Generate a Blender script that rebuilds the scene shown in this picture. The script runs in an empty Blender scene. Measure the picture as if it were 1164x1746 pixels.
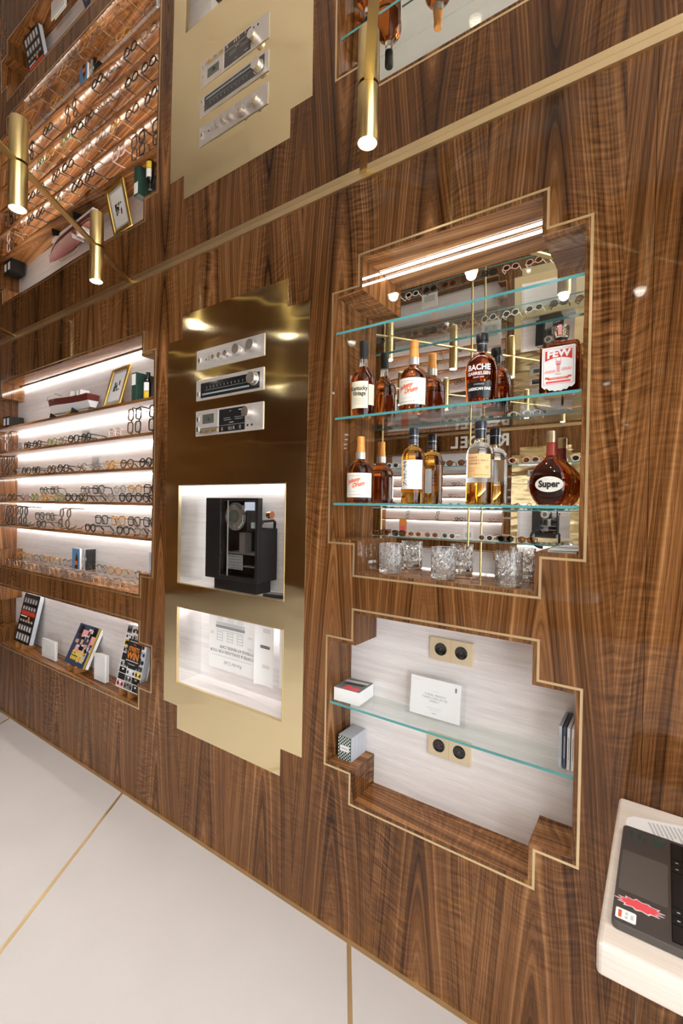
import bpy, bmesh, math, random
from math import sin, cos, pi, radians
from mathutils import Matrix, Vector

random.seed(7)
scene = bpy.context.scene
COL = scene.collection

# ------------------------------------------------------------------ camera
F_PX, W_PX = 790.08, 1164.0
cam_d = bpy.data.cameras.new('camera')
cam_d.sensor_fit = 'HORIZONTAL'
cam_d.sensor_width = 36.0
cam_d.lens = F_PX / W_PX * 36.0
cam_d.clip_start = 0.02
cam = bpy.data.objects.new('camera', cam_d)
COL.objects.link(cam)
_yaw, _pit, _rol = radians(34.8545), radians(-0.5922), radians(1.0304)
_f = Vector((-sin(_yaw) * cos(_pit), cos(_yaw) * cos(_pit), sin(_pit)))
_r = _f.cross(Vector((0, 0, 1))).normalized()
_u = _r.cross(_f)
_R = cos(_rol) * _r + sin(_rol) * _u
_U = -sin(_rol) * _r + cos(_rol) * _u
_m = Matrix((_R, _U, -_f)).transposed().to_4x4()
_m.translation = Vector((0, -1.3377, 1.5))
cam.matrix_world = _m
scene.camera = cam

# ------------------------------------------------------------------ world, exposure
world = bpy.data.worlds.new('world')
scene.world = world
world.use_nodes = True
world.node_tree.nodes['Background'].inputs[0].default_value = (0.93, 0.96, 1.0, 1)
world.node_tree.nodes['Background'].inputs[1].default_value = 7.5
vs = scene.view_settings
vs.view_transform = 'Standard'
vs.look = 'None'
vs.gamma = 1.0
vs.use_curve_mapping = False
vs.exposure = 0.32
cy = scene.cycles
cy.use_denoising = True
cy.max_bounces = 14
cy.diffuse_bounces = 4
cy.glossy_bounces = 8
cy.transmission_bounces = 10
cy.transparent_max_bounces = 24
cy.sample_clamp_indirect = 6.0
LAMP_POWER = 9.0     # watts of each downlight's beam
LED_POWER = 24.0

# ------------------------------------------------------------------ dimensions (metres)
CEIL = 2.636
D = 0.140            # niche depth
T = 0.018            # inlay + lip around a niche
XL, XR = -6.6, 2.7   # room ends
YB = -5.05           # opposite wall
NR_U = (-0.989, -0.8803, -0.269, -0.1625, 1.2604, 1.3699, 2.2632, 2.3694)   # upper bottle niche: xa xb xc xd z4 z3 z2 z1
NR_L = (-0.989, -0.8803, -0.269, -0.1625, 0.4661, 0.5721, 1.0426, 1.1515)
NL_U = (-4.042, -3.936, -2.1546, -2.0496, 1.0226, 1.1309, 2.2595, 2.3654)
NL_L = (-4.042, -3.936, -2.1546, -2.0496, 0.4595, 0.5669, 0.8038, 0.9110)
BRASS = (-1.9474, -1.8430, -1.1978, -1.0908, 0.4566, 0.5626, 2.2631, 2.3710)
REC = (-1.856, -1.192, 1.1325, 1.590)
POS = (-1.856, -1.192, 0.6665, 1.026)

# ------------------------------------------------------------------ materials
MATS = {}
def mat(name):
    m = bpy.data.materials.new(name)
    m.use_nodes = True
    MATS[name] = m
    nt = m.node_tree
    return m, nt, nt.nodes['Principled BSDF']
def P(name, col, rough=0.5, metal=0.0, coat=0.0, trans=0.0, ior=1.45, emit=None, es=0.0, spec=0.5):
    m, nt, b = mat(name)
    b.inputs['Base Color'].default_value = (*col, 1)
    b.inputs['Roughness'].default_value = rough
    b.inputs['Metallic'].default_value = metal
    b.inputs['Coat Weight'].default_value = coat
    b.inputs['Coat Roughness'].default_value = 0.04
    b.inputs['Transmission Weight'].default_value = trans
    b.inputs['IOR'].default_value = ior
    b.inputs['Specular IOR Level'].default_value = spec
    if emit:
        b.inputs['Emission Color'].default_value = (*emit, 1)
        b.inputs['Emission Strength'].default_value = es
    return m
class N:
    """tiny node-graph helper"""
    def __init__(s, nt): s.nt = nt
    def new(s, t, **kw):
        n = s.nt.nodes.new(t)
        for k, v in kw.items(): setattr(n, k, v)
        return n
    def link(s, a, b): s.nt.links.new(a, b)
    def val(s, sock, v):
        if hasattr(v, 'is_output'): s.link(v, sock)
        else: sock.default_value = v
    def math(s, op, a, b=None, c=None, clamp=False):
        n = s.new('ShaderNodeMath', operation=op, use_clamp=clamp)
        s.val(n.inputs[0], a)
        if b is not None: s.val(n.inputs[1], b)
        if c is not None: s.val(n.inputs[2], c)
        return n.outputs[0]
    def vec(s, x, y, z=0.0):
        n = s.new('ShaderNodeCombineXYZ')
        for i, v in enumerate((x, y, z)): s.val(n.inputs[i], v)
        return n.outputs[0]
    def noise(s, v, scale=1.0, detail=2.0, rough=0.5):
        n = s.new('ShaderNodeTexNoise')
        s.link(v, n.inputs['Vector'])
        n.inputs['Scale'].default_value = scale
        n.inputs['Detail'].default_value = detail
        n.inputs['Roughness'].default_value = rough
        return n.outputs['Fac']
    def ramp(s, fac, stops):
        n = s.new('ShaderNodeValToRGB')
        e = n.color_ramp.elements
        while len(e) < len(stops): e.new(0.5)
        for i, (p, c) in enumerate(stops):
            e[i].position = p
            e[i].color = (*c, 1)
        s.link(fac, n.inputs[0])
        return n.outputs[0]
    def mixc(s, fac, a, b, mode='MIX'):
        n = s.new('ShaderNodeMix', data_type='RGBA', blend_type=mode)
        s.val(n.inputs[0], fac)
        for i, v in ((6, a), (7, b)):
            if hasattr(v, 'is_output'): s.link(v, n.inputs[i])
            else: n.inputs[i].default_value = (*v, 1)
        return n.outputs[2]

def walnut(name, grain, gain=1.0, coat=1.0):
    m, nt, b = mat(name)
    g = N(nt)
    tc = g.new('ShaderNodeTexCoord')
    sp = g.new('ShaderNodeSeparateXYZ')
    g.link(tc.outputs['Object'], sp.inputs[0])
    X, Y, Z = sp.outputs
    if grain == 'v':
        a, l = g.math('ADD', X, Y), Z
    else:
        a, l = g.math('ADD', Y, Z), X
    WL = 0.345                                         # veneer leaf width
    sh = g.math('ADD', a, 34.5 + 0.095)
    idx = g.math('FLOOR', g.math('DIVIDE', sh, WL))
    u = g.math('SUBTRACT', g.math('MODULO', sh, WL), WL / 2)
    l2 = g.math('ADD', l, g.math('MULTIPLY', g.math('SINE', g.math('MULTIPLY', idx, 2.3)), 0.16))
    w1 = g.math('SUBTRACT', g.noise(g.vec(g.math('MULTIPLY', a, 2.6), g.math('MULTIPLY', l2, 0.75), 1.7), 1.0, 2.0, 0.5), 0.5)
    w2 = g.math('SUBTRACT', g.noise(g.vec(g.math('MULTIPLY', a, 16.0), g.math('MULTIPLY', l2, 2.6), 4.1), 1.0, 2.0, 0.5), 0.5)
    uu = g.math('ADD', u, g.math('MULTIPLY', w1, 0.06))
    r = g.math('SQRT', g.math('ADD', g.math('MULTIPLY', uu, uu), 0.0004))
    r = g.math('ADD', g.math('ADD', r, g.math('MULTIPLY', l2, 0.075)), g.math('ADD', g.math('MULTIPLY', w1, 0.05), g.math('MULTIPLY', w2, 0.007)))
    n1 = g.math('SUBTRACT', g.noise(g.vec(g.math('MULTIPLY', r, 150.0), g.math('MULTIPLY', l2, 0.5), 0.0), 1.0, 3.0, 0.62), 0.5)
    n2 = g.math('SUBTRACT', g.noise(g.vec(g.math('MULTIPLY', r, 34.0), g.math('MULTIPLY', l2, 0.3), 9.0), 1.0, 2.0, 0.5), 0.5)
    pore = g.math('SUBTRACT', g.noise(g.vec(g.math('MULTIPLY', a, 620.0), g.math('MULTIPLY', l, 9.0), 1.0), 1.0, 2.0, 0.6), 0.5)
    curlm = g.math('SUBTRACT', g.noise(g.vec(g.math('MULTIPLY', a, 5.0), g.math('MULTIPLY', l, 1.2), 7.0), 1.0, 2.0, 0.5), 0.43, clamp=True)
    curl = g.math('SUBTRACT', g.noise(g.vec(g.math('MULTIPLY', a, 14.0), g.math('ADD', g.math('MULTIPLY', l, 92.0), g.math('MULTIPLY', w1, 30.0)), 2.0), 1.0, 1.0, 0.5), 0.5)
    blot = g.math('SUBTRACT', g.noise(g.vec(g.math('MULTIPLY', a, 2.2), g.math('MULTIPLY', l, 1.0), 5.0), 1.0, 2.0, 0.5), 0.5)
    fac = g.math('ADD', 0.5, g.math('MULTIPLY', n1, 1.05))
    fac = g.math('ADD', fac, g.math('MULTIPLY', n2, 0.85))
    fac = g.math('ADD', fac, g.math('MULTIPLY', pore, 0.42))
    fac = g.math('ADD', fac, g.math('MULTIPLY', blot, 0.45))
    fac = g.math('ADD', fac, g.math('MULTIPLY', curl, g.math('MULTIPLY', curlm, 2.8)))
    col = g.ramp(fac, [(0.18, (0.030 * gain, 0.0105 * gain, 0.0035 * gain)), (0.40, (0.112 * gain, 0.044 * gain, 0.0138 * gain)),
                       (0.56, (0.205 * gain, 0.086 * gain, 0.028 * gain)), (0.72, (0.315 * gain, 0.145 * gain, 0.054 * gain)),
                       (0.90, (0.46 * gain, 0.245 * gain, 0.105 * gain))])
    g.link(col, b.inputs['Base Color'])
    b.inputs['Roughness'].default_value = 0.38
    b.inputs['Coat Weight'].default_value = coat
    b.inputs['Coat Roughness'].default_value = 0.035
    b.inputs['Coat IOR'].default_value = 1.5
    b.inputs['Specular IOR Level'].default_value = 0.0
    bp = g.new('ShaderNodeBump')
    bp.inputs['Strength'].default_value = 0.05
    bp.inputs['Distance'].default_value = 0.002
    lo = g.noise(g.vec(g.math('MULTIPLY', a, 9.0), g.math('MULTIPLY', l, 16.0), 5.0), 1.0, 1.0)
    g.link(lo, bp.inputs['Height'])
    g.link(bp.outputs[0], b.inputs['Coat Normal'])
    return m

def laminate(name, base, dark, rough=0.35, axis='x', amount=1.0, scale=1.0):
    m, nt, b = mat(name)
    g = N(nt)
    tc = g.new('ShaderNodeTexCoord')
    sp = g.new('ShaderNodeSeparateXYZ')
    g.link(tc.outputs['Object'], sp.inputs[0])
    X, Y, Z = sp.outputs
    along = X if axis == 'x' else Y
    ac = g.math('ADD', Z, Y if axis == 'x' else X)
    n1 = g.noise(g.vec(g.math('MULTIPLY', along, 6.0 * scale), g.math('MULTIPLY', ac, 260.0 * scale), 0.0), 1.0, 3.0, 0.6)
    n2 = g.noise(g.vec(g.math('MULTIPLY', along, 2.0), g.math('MULTIPLY', ac, 30.0 * scale), 4.0), 1.0, 2.0)
    fac = g.math('ADD', g.math('MULTIPLY', n1, 0.6), g.math('MULTIPLY', n2, 0.45))
    col = g.ramp(fac, [(0.40, dark), (0.62 if amount else 0.5, base)])
    g.link(col, b.inputs['Base Color'])
    b.inputs['Roughness'].default_value = rough
    return m

def brass_sheet(name, col, rough, wav, aniso=0.0):
    m, nt, b = mat(name)
    g = N(nt)
    b.inputs['Metallic'].default_value = 1.0
    b.inputs['Base Color'].default_value = (*col, 1)
    tc = g.new('ShaderNodeTexCoord')
    sp = g.new('ShaderNodeSeparateXYZ')
    g.link(tc.outputs['Object'], sp.inputs[0])
    X, Y, Z = sp.outputs
    n = g.noise(g.vec(g.math('MULTIPLY', X, 2.0), g.math('MULTIPLY', Y, 3.0), g.math('MULTIPLY', Z, 5.5)), 1.0, 1.0)
    fine = g.noise(g.vec(g.math('MULTIPLY', X, 160.0), g.math('MULTIPLY', Y, 60.0), g.math('MULTIPLY', Z, 4.0)), 1.0, 2.0)
    rr = g.new('ShaderNodeMapRange')
    g.link(fine, rr.inputs[0])
    rr.inputs[3].default_value = rough * 0.8
    rr.inputs[4].default_value = rough * 1.35
    g.link(rr.outputs[0], b.inputs['Roughness'])
    bp = g.new('ShaderNodeBump')
    bp.inputs['Strength'].default_value = wav
    bp.inputs['Distance'].default_value = 0.05
    if aniso:
        b.inputs['Anisotropic'].default_value = aniso
        tg = g.new('ShaderNodeTangent', direction_type='RADIAL', axis='Z')
        g.link(tg.outputs[0], b.inputs['Tangent'])
    g.link(n, bp.inputs['Height'])
    g.link(bp.outputs[0], b.inputs['Normal'])
    return m

def thin_glass(name, tint, refl=1.0, ior=1.5, base=0.0):
    """clear pane: transparent, tinted, with Fresnel reflection"""
    m, nt, b = mat(name)
    g = N(nt)
    nt.nodes.remove(b)
    out = nt.nodes['Material Output']
    tr = g.new('ShaderNodeBsdfTransparent')
    tr.inputs[0].default_value = (*tint, 1)
    gl = g.new('ShaderNodeBsdfGlossy')
    gl.inputs['Roughness'].default_value = 0.0
    fr = g.new('ShaderNodeFresnel')
    ge = g.new('ShaderNodeNewGeometry')
    g.link(g.math('ADD', ior, g.math('MULTIPLY', ge.outputs['Backfacing'], 1.0 / ior - ior)), fr.inputs[0])
    fac = g.math('ADD', g.math('MULTIPLY', fr.outputs[0], refl), base, clamp=True)
    mx = g.new('ShaderNodeMixShader')
    g.link(fac, mx.inputs[0])
    g.link(tr.outputs[0], mx.inputs[1])
    g.link(gl.outputs[0], mx.inputs[2])
    g.link(mx.outputs[0], out.inputs[0])
    return m

walnut('walnut_v', 'v', 1.0, 0.75)
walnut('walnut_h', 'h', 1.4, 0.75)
laminate('laminate', (0.91, 0.875, 0.87), (0.75, 0.705, 0.70), 0.35, 'x', 1, 1.7)
laminate('laminate_desk', (0.84, 0.75, 0.67), (0.74, 0.645, 0.56), 0.4, 'x', 1, 0.8)
brass_sheet('brass_sheet', (0.95, 0.825, 0.51), 0.105, 0.16, 0.80)
brass_sheet('brass', (0.68, 0.53, 0.25), 0.30, 0.02)
brass_sheet('brass_strip', (0.88, 0.69, 0.40), 0.5, 0.02)
brass_sheet('brass_pale', (0.86, 0.68, 0.40), 0.36, 0.02)
brass_sheet('brass_satin', (0.90, 0.79, 0.58), 0.45, 0.0)
# ceiling mirror, faintly wavy
m_, nt_, b_ = mat('ceiling_mirror')
g_ = N(nt_)
b_.inputs['Metallic'].default_value = 1.0
b_.inputs['Roughness'].default_value = 0.0
b_.inputs['Base Color'].default_value = (0.76, 0.71, 0.65, 1)
tc_ = g_.new('ShaderNodeTexCoord')
bp_ = g_.new('ShaderNodeBump')
bp_.inputs['Strength'].default_value = 0.12
bp_.inputs['Distance'].default_value = 0.05
g_.link(g_.noise(tc_.outputs['Object'], 1.1, 0.0), bp_.inputs['Height'])
g_.link(bp_.outputs[0], b_.inputs['Normal'])
P('mirror', (0.88, 0.89, 0.88), 0.0, 1.0)
# floor: pale poured stone
m_, nt_, b_ = mat('floor_stone')
g_ = N(nt_)
tc_ = g_.new('ShaderNodeTexCoord')
g_.link(g_.ramp(g_.noise(tc_.outputs['Object'], 2.2, 4.0, 0.55), [(0.3, (0.655, 0.62, 0.61)), (0.7, (0.70, 0.665, 0.655))]), b_.inputs['Base Color'])
b_.inputs['Roughness'].default_value = 0.42
b_.inputs['Specular IOR Level'].default_value = 0.35
thin_glass('shelf_glass', (0.955, 0.985, 0.975), 0.75)
thin_glass('clear', (0.97, 0.98, 0.98), 0.9)
thin_glass('acrylic', (0.99, 0.992, 0.994), 0.6, 1.42, 0.006)
thin_glass('lens_clear', (0.93, 0.94, 0.93), 0.8)
thin_glass('lens_dark', (0.10, 0.10, 0.085), 1.0)
thin_glass('lens_green', (0.13, 0.17, 0.12), 1.0)
thin_glass('lens_amber', (0.42, 0.19, 0.08), 1.0)
thin_glass('frame_clear', (0.80, 0.77, 0.75), 1.0, 1.5, 0.10)
thin_glass('window_glass', (0.95, 0.97, 0.97), 0.8)
P('glass_edge', (0.085, 0.33, 0.34), 0.15, coat=0.6, emit=None)
P('glass', (0.98, 0.99, 0.99), 0.0, trans=1.0, ior=1.45)
P('crystal', (0.97, 0.975, 0.98), 0.0, trans=0.94, ior=1.32)
P('whiskey_dark', (0.50, 0.140, 0.028), 0.0, trans=1.0, ior=1.38)
P('whiskey_red', (0.46, 0.105, 0.024), 0.0, trans=1.0, ior=1.38)
P('whiskey_gold', (0.78, 0.41, 0.075), 0.0, trans=1.0, ior=1.38)
P('black', (0.007, 0.0065, 0.0065), 0.4, coat=0.15)
P('black_matte', (0.011, 0.010, 0.010), 0.6)
P('black_gloss', (0.006, 0.006, 0.007), 0.12, coat=0.5)
P('navy_cap', (0.012, 0.016, 0.028), 0.3, coat=0.5)
P('white', (0.86, 0.86, 0.86), 0.5)
P('paper', (0.94, 0.945, 0.95), 0.6)
P('paper_shade', (0.72, 0.73, 0.76), 0.6)
P('grey_ink', (0.34, 0.35, 0.37), 0.6)
P('light_ink', (0.60, 0.61, 0.63), 0.6)
P('ink', (0.02, 0.02, 0.022), 0.6)
P('cream_label', (0.80, 0.72, 0.55), 0.55)
P('white_label', (0.84, 0.80, 0.72), 0.55)
P('orange_label', (0.86, 0.52, 0.24), 0.55)
P('red', (0.62, 0.045, 0.025), 0.45)
P('orange_red', (0.75, 0.13, 0.05), 0.45)
P('pink_red', (0.85, 0.10, 0.12), 0.4)
P('orange', (0.80, 0.26, 0.03), 0.45)
P('copper_foil', (0.80, 0.33, 0.08), 0.38, 0.35)
P('maroon_foil', (0.33, 0.045, 0.03), 0.3, coat=0.6)
P('gold_foil', (0.72, 0.58, 0.36), 0.3, 0.9)
P('silver', (0.62, 0.585, 0.56), 0.34, 0.75)
P('silver_bright', (0.80, 0.76, 0.72), 0.22, 0.9)
P('champagne', (0.66, 0.62, 0.59), 0.40, 0.5)
P('steel', (0.50, 0.50, 0.50), 0.3, 0.9)
P('dark_window', (0.02, 0.02, 0.022), 0.1, coat=0.6)
P('green_window', (0.10, 0.11, 0.09), 0.2, coat=0.6)
P('space_grey', (0.135, 0.125, 0.118), 0.42, 0.6)
P('trackpad', (0.20, 0.185, 0.175), 0.35, 0.5)
P('keys', (0.010, 0.010, 0.011), 0.5)
P('green_box', (0.018, 0.055, 0.040), 0.5)
P('green_dark', (0.03, 0.07, 0.05), 0.6)
P('teal_grey', (0.33, 0.40, 0.41), 0.5)
P('mustard', (0.50, 0.36, 0.06), 0.5)
P('yellow', (0.80, 0.56, 0.04), 0.5)
P('navy', (0.035, 0.05, 0.11), 0.45)
P('blue', (0.10, 0.25, 0.46), 0.45)
P('pale_blue', (0.52, 0.58, 0.72), 0.45)
P('skin_tone', (0.60, 0.33, 0.22), 0.55)
P('page_grey', (0.48, 0.50, 0.55), 0.6)
P('grey', (0.38, 0.37, 0.36), 0.5)
P('mid_grey', (0.20, 0.20, 0.20), 0.5)
P('pink', (0.80, 0.36, 0.36), 0.5)
P('stand_wood', (0.30, 0.125, 0.035), 0.45, coat=0.3)
P('boat_red', (0.14, 0.018, 0.012), 0.45, coat=0.15)
P('boat_wood', (0.26, 0.06, 0.02), 0.45, coat=0.15)
P('gilt', (0.62, 0.40, 0.10), 0.35, 0.8)
P('acetate_black', (0.012, 0.010, 0.009), 0.15, coat=0.5)
P('acetate_tortoise', (0.085, 0.038, 0.014), 0.15, coat=0.5)
P('acetate_amber', (0.55, 0.27, 0.06), 0.2, coat=0.5)
P('acetate_green', (0.22, 0.25, 0.10), 0.2, coat=0.5)
P('acetate_pink', (0.72, 0.52, 0.46), 0.25, coat=0.4)
P('acetate_white', (0.86, 0.84, 0.82), 0.25, coat=0.4)
P('wire_gold', (0.80, 0.58, 0.34), 0.25, 1.0)
P('copper', (0.85, 0.38, 0.20), 0.15, 1.0)
P('lamp_light', (1, 1, 1), 0.5, emit=(1.0, 0.90, 0.76), es=14.0)
P('led', (1, 1, 1), 0.5, emit=(1.0, 0.945, 0.88), es=LED_POWER)
P('led_soft', (1, 1, 1), 0.5, emit=(1.0, 0.955, 0.92), es=LED_POWER * 0.42)
P('led_bottle', (1, 1, 1), 0.5, emit=(1.0, 0.97, 0.96), es=LED_POWER * 0.85)

# ------------------------------------------------------------------ mesh helpers
class MB:
    def __init__(s): s.v, s.f = [], []
    def add(s, vs, fs):
        o = len(s.v)
        s.v += [tuple(p) for p in vs]
        s.f += [tuple(i + o for i in f) for f in fs]
        return s
    def box(s, x0, x1, y0, y1, z0, z1):
        return s.add([(x0, y0, z0), (x1, y0, z0), (x1, y1, z0), (x0, y1, z0), (x0, y0, z1), (x1, y0, z1), (x1, y1, z1), (x0, y1, z1)],
                     [(0, 3, 2, 1), (4, 5, 6, 7), (0, 1, 5, 4), (1, 2, 6, 5), (2, 3, 7, 6), (3, 0, 4, 7)])
    def quad(s, a, b, c, d): return s.add([a, b, c, d], [(0, 1, 2, 3)])
    def prism(s, pts, fn, h0, h1):
        """pts: 2-D outline; fn(u, v, h) -> point"""
        n = len(pts)
        vs = [fn(u, v, h0) for u, v in pts] + [fn(u, v, h1) for u, v in pts]
        fs = [tuple(reversed(range(n))), tuple(range(n, 2 * n))] + [(i, (i + 1) % n, n + (i + 1) % n, n + i) for i in range(n)]
        return s.add(vs, fs)
    def cyl(s, p0, p1, r0, r1=None, n=20, caps=True):
        r1 = r0 if r1 is None else r1
        p0, p1 = Vector(p0), Vector(p1)
        d = (p1 - p0).normalized()
        a = d.orthogonal().normalized()
        b = d.cross(a)
        vs = [p0 + (a * cos(2 * pi * i / n) + b * sin(2 * pi * i / n)) * r0 for i in range(n)]
        vs += [p1 + (a * cos(2 * pi * i / n) + b * sin(2 * pi * i / n)) * r1 for i in range(n)]
        fs = [(i, (i + 1) % n, n + (i + 1) % n, n + i) for i in range(n)]
        if caps: fs += [tuple(reversed(range(n))), tuple(range(n, 2 * n))]
        return s.add(vs, fs)
    def lathe(s, prof, n=36, c=(0, 0), sy=1.0, cap0=True, cap1=True):
        vs, fs = [], []
        for r, z in prof:
            vs += [(c[0] + r * cos(2 * pi * i / n), c[1] + r * sin(2 * pi * i / n) * sy, z) for i in range(n)]
        for k in range(len(prof) - 1):
            for i in range(n):
                j = (i + 1) % n
                fs.append((k * n + i, k * n + j, (k + 1) * n + j, (k + 1) * n + i))
        if cap0: fs.append(tuple(reversed(range(n))))
        if cap1: fs.append(tuple(range((len(prof) - 1) * n, len(prof) * n)))
        return s.add(vs, fs)
    def tube(s, path, r, n=6, closed=False):
        path = [Vector(p) for p in path]
        m = len(path)
        vs, fs = [], []
        ref = None
        for i in range(m):
            a = path[(i - 1) % m] if (closed or i) else path[i]
            b = path[(i + 1) % m] if (closed or i < m - 1) else path[i]
            t = (b - a).normalized()
            if ref is None: ref = t.orthogonal().normalized()
            ref = (ref - t * ref.dot(t)).normalized()
            q = t.cross(ref)
            rr = r[i] if isinstance(r, (list, tuple)) else r
            vs += [path[i] + (ref * cos(2 * pi * k / n) + q * sin(2 * pi * k / n)) * rr for k in range(n)]
        for i in range(m if closed else m - 1):
            j = (i + 1) % m
            for k in range(n):
                l = (k + 1) % n
                fs.append((i * n + k, i * n + l, j * n + l, j * n + k))
        if not closed: fs += [tuple(reversed(range(n))), tuple(range((m - 1) * n, m * n))]
        return s.add(vs, fs)
    def mesh(s, name, material, smooth=False):
        me = bpy.data.meshes.new(name)
        me.from_pydata(s.v, [], s.f)
        if material: me.materials.append(MATS[material])
        if smooth:
            me.polygons.foreach_set('use_smooth', [True] * len(me.polygons))
            if smooth != 'all':
                me.set_sharp_from_angle(angle=radians(35))
        me.validate()
        bm = bmesh.new()
        bm.from_mesh(me)
        bmesh.ops.recalc_face_normals(bm, faces=bm.faces)
        bm.to_mesh(me)
        bm.free()
        return me
    def build(s, name, material, parent=None, smooth=False):
        return link(name, s.mesh(name, material, smooth), parent)
def link(name, data, parent=None):
    o = bpy.data.objects.new(name, data)
    COL.objects.link(o)
    if parent: o.parent = parent
    return o
def tag(o, label, cat=None, group=None, kind=None):
    o['label'] = label
    if cat: o['category'] = cat
    if group: o['group'] = group
    if kind: o['kind'] = kind
    return o
def thing(name, label, cat, loc=(0, 0, 0), rotz=0.0, group=None):
    o = link(name, None)
    o.empty_display_size = 0.05
    o.location = loc
    o.rotation_euler = (0, 0, rotz)
    return tag(o, label, cat, group)
def structure(name, label):
    o = link(name, None)
    return tag(o, label, kind='structure')
def bevel(o, w, seg=2):
    b = o.modifiers.new('bevel', 'BEVEL')
    b.width, b.segments, b.limit_method = w, seg, 'ANGLE'
    return o
def dup_tree(o, parent=None):
    c = o.copy()
    COL.objects.link(c)
    c.parent = parent
    for ch in list(o.children): dup_tree(ch, c)
    return c
def text(body, size, fn, material, name='lettering', parent=None, align='CENTER', sx=1.0, shear=0.0, bold=0.0, space=1.0):
    """flat lettering; fn(x, y) -> point in the parent's space"""
    cu = bpy.data.curves.new('txt', 'FONT')
    cu.body, cu.size, cu.align_x, cu.align_y, cu.shear, cu.space_character = body, size, align, 'CENTER', shear, space
    cu.resolution_u = 3
    if bold: cu.offset = bold
    ob = bpy.data.objects.new('txt', cu)
    me = bpy.data.meshes.new_from_object(ob)
    for v in me.vertices: v.co = fn(v.co.x * sx, v.co.y)
    me.name = name
    me.materials.clear()
    me.materials.append(MATS[material])
    bpy.data.objects.remove(ob)
    bpy.data.curves.remove(cu)
    return link(name, me, parent)
def plane_fn(x0, y, z0): return lambda u, v: (x0 + u, y, z0 + v)
def cyl_fn(r, z0, th0=0.0, c=(0, 0), sy=1.0):
    return lambda u, v: (c[0] + r * sin(th0 + u / r), c[1] - r * cos(th0 + u / r) * sy, z0 + v)
def decal(name, rects, fn, material, parent):
    """flat printed rectangles (u0, u1, v0, v1) on a surface fn(u, v)"""
    mb = MB()
    for u0, u1, v0, v1 in rects:
        k = 1
        if fn.__name__ == 'curved': k = max(1, int(abs(u1 - u0) / 0.006))
        for i in range(k):
            a, b = u0 + (u1 - u0) * i / k, u0 + (u1 - u0) * (i + 1) / k
            mb.quad(fn(a, v0), fn(b, v0), fn(b, v1), fn(a, v1))
    o = mb.build(name, material, parent)
    if len(rects) > 1: o['kind'] = 'stuff'
    return o

# ------------------------------------------------------------------ walls
def rects(c, i=0.0):
    xa, xb, xc, xd, z4, z3, z2, z1 = c
    return [(xb + i, xc - i, z4 + i, z1 - i), (xa + i, xd - i, z3 + i, z2 - i)]
def inside(rs, x, z): return any(r[0] < x < r[1] and r[2] < z < r[3] for r in rs)
def plate(mb, xs, zs, test, y0, y1):
    xs, zs = sorted(set(xs)), sorted(set(zs))
    cell = lambda i, k: 0 <= i < len(xs) - 1 and 0 <= k < len(zs) - 1 and test((xs[i] + xs[i + 1]) / 2, (zs[k] + zs[k + 1]) / 2)
    for i in range(len(xs) - 1):
        for k in range(len(zs) - 1):
            if not cell(i, k): continue
            a, b, c, d = xs[i], xs[i + 1], zs[k], zs[k + 1]
            mb.quad((a, y0, c), (b, y0, c), (b, y0, d), (a, y0, d))
            if y1 is None: continue
            if not cell(i - 1, k): mb.quad((a, y0, c), (a, y0, d), (a, y1, d), (a, y1, c))
            if not cell(i + 1, k): mb.quad((b, y0, c), (b, y1, c), (b, y1, d), (b, y0, d))
            if not cell(i, k - 1): mb.quad((a, y0, c), (a, y1, c), (b, y1, c), (b, y0, c))
            if not cell(i, k + 1): mb.quad((a, y0, d), (b, y0, d), (b, y1, d), (a, y1, d))
    return mb
def outline(c, i=T):
    xa, xb, xc, xd, z4, z3, z2, z1 = c
    return [(xb + i, z4 + i), (xc - i, z4 + i), (xc - i, z3 + i), (xd - i, z3 + i), (xd - i, z2 - i), (xc - i, z2 - i),
            (xc - i, z1 - i), (xb + i, z1 - i), (xb + i, z2 - i), (xa + i, z2 - i), (xa + i, z3 + i), (xb + i, z3 + i)]
def lining(poly, parent, vmat, hmat, y1=D):
    v, h = MB(), MB()
    n = len(poly)
    for i in range(n):
        (xa, za), (xb, zb) = poly[i], poly[(i + 1) % n]
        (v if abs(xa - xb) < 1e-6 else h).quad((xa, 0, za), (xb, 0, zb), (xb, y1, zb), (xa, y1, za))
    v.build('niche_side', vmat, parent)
    h.build('niche_ledge', hmat, parent)
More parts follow.
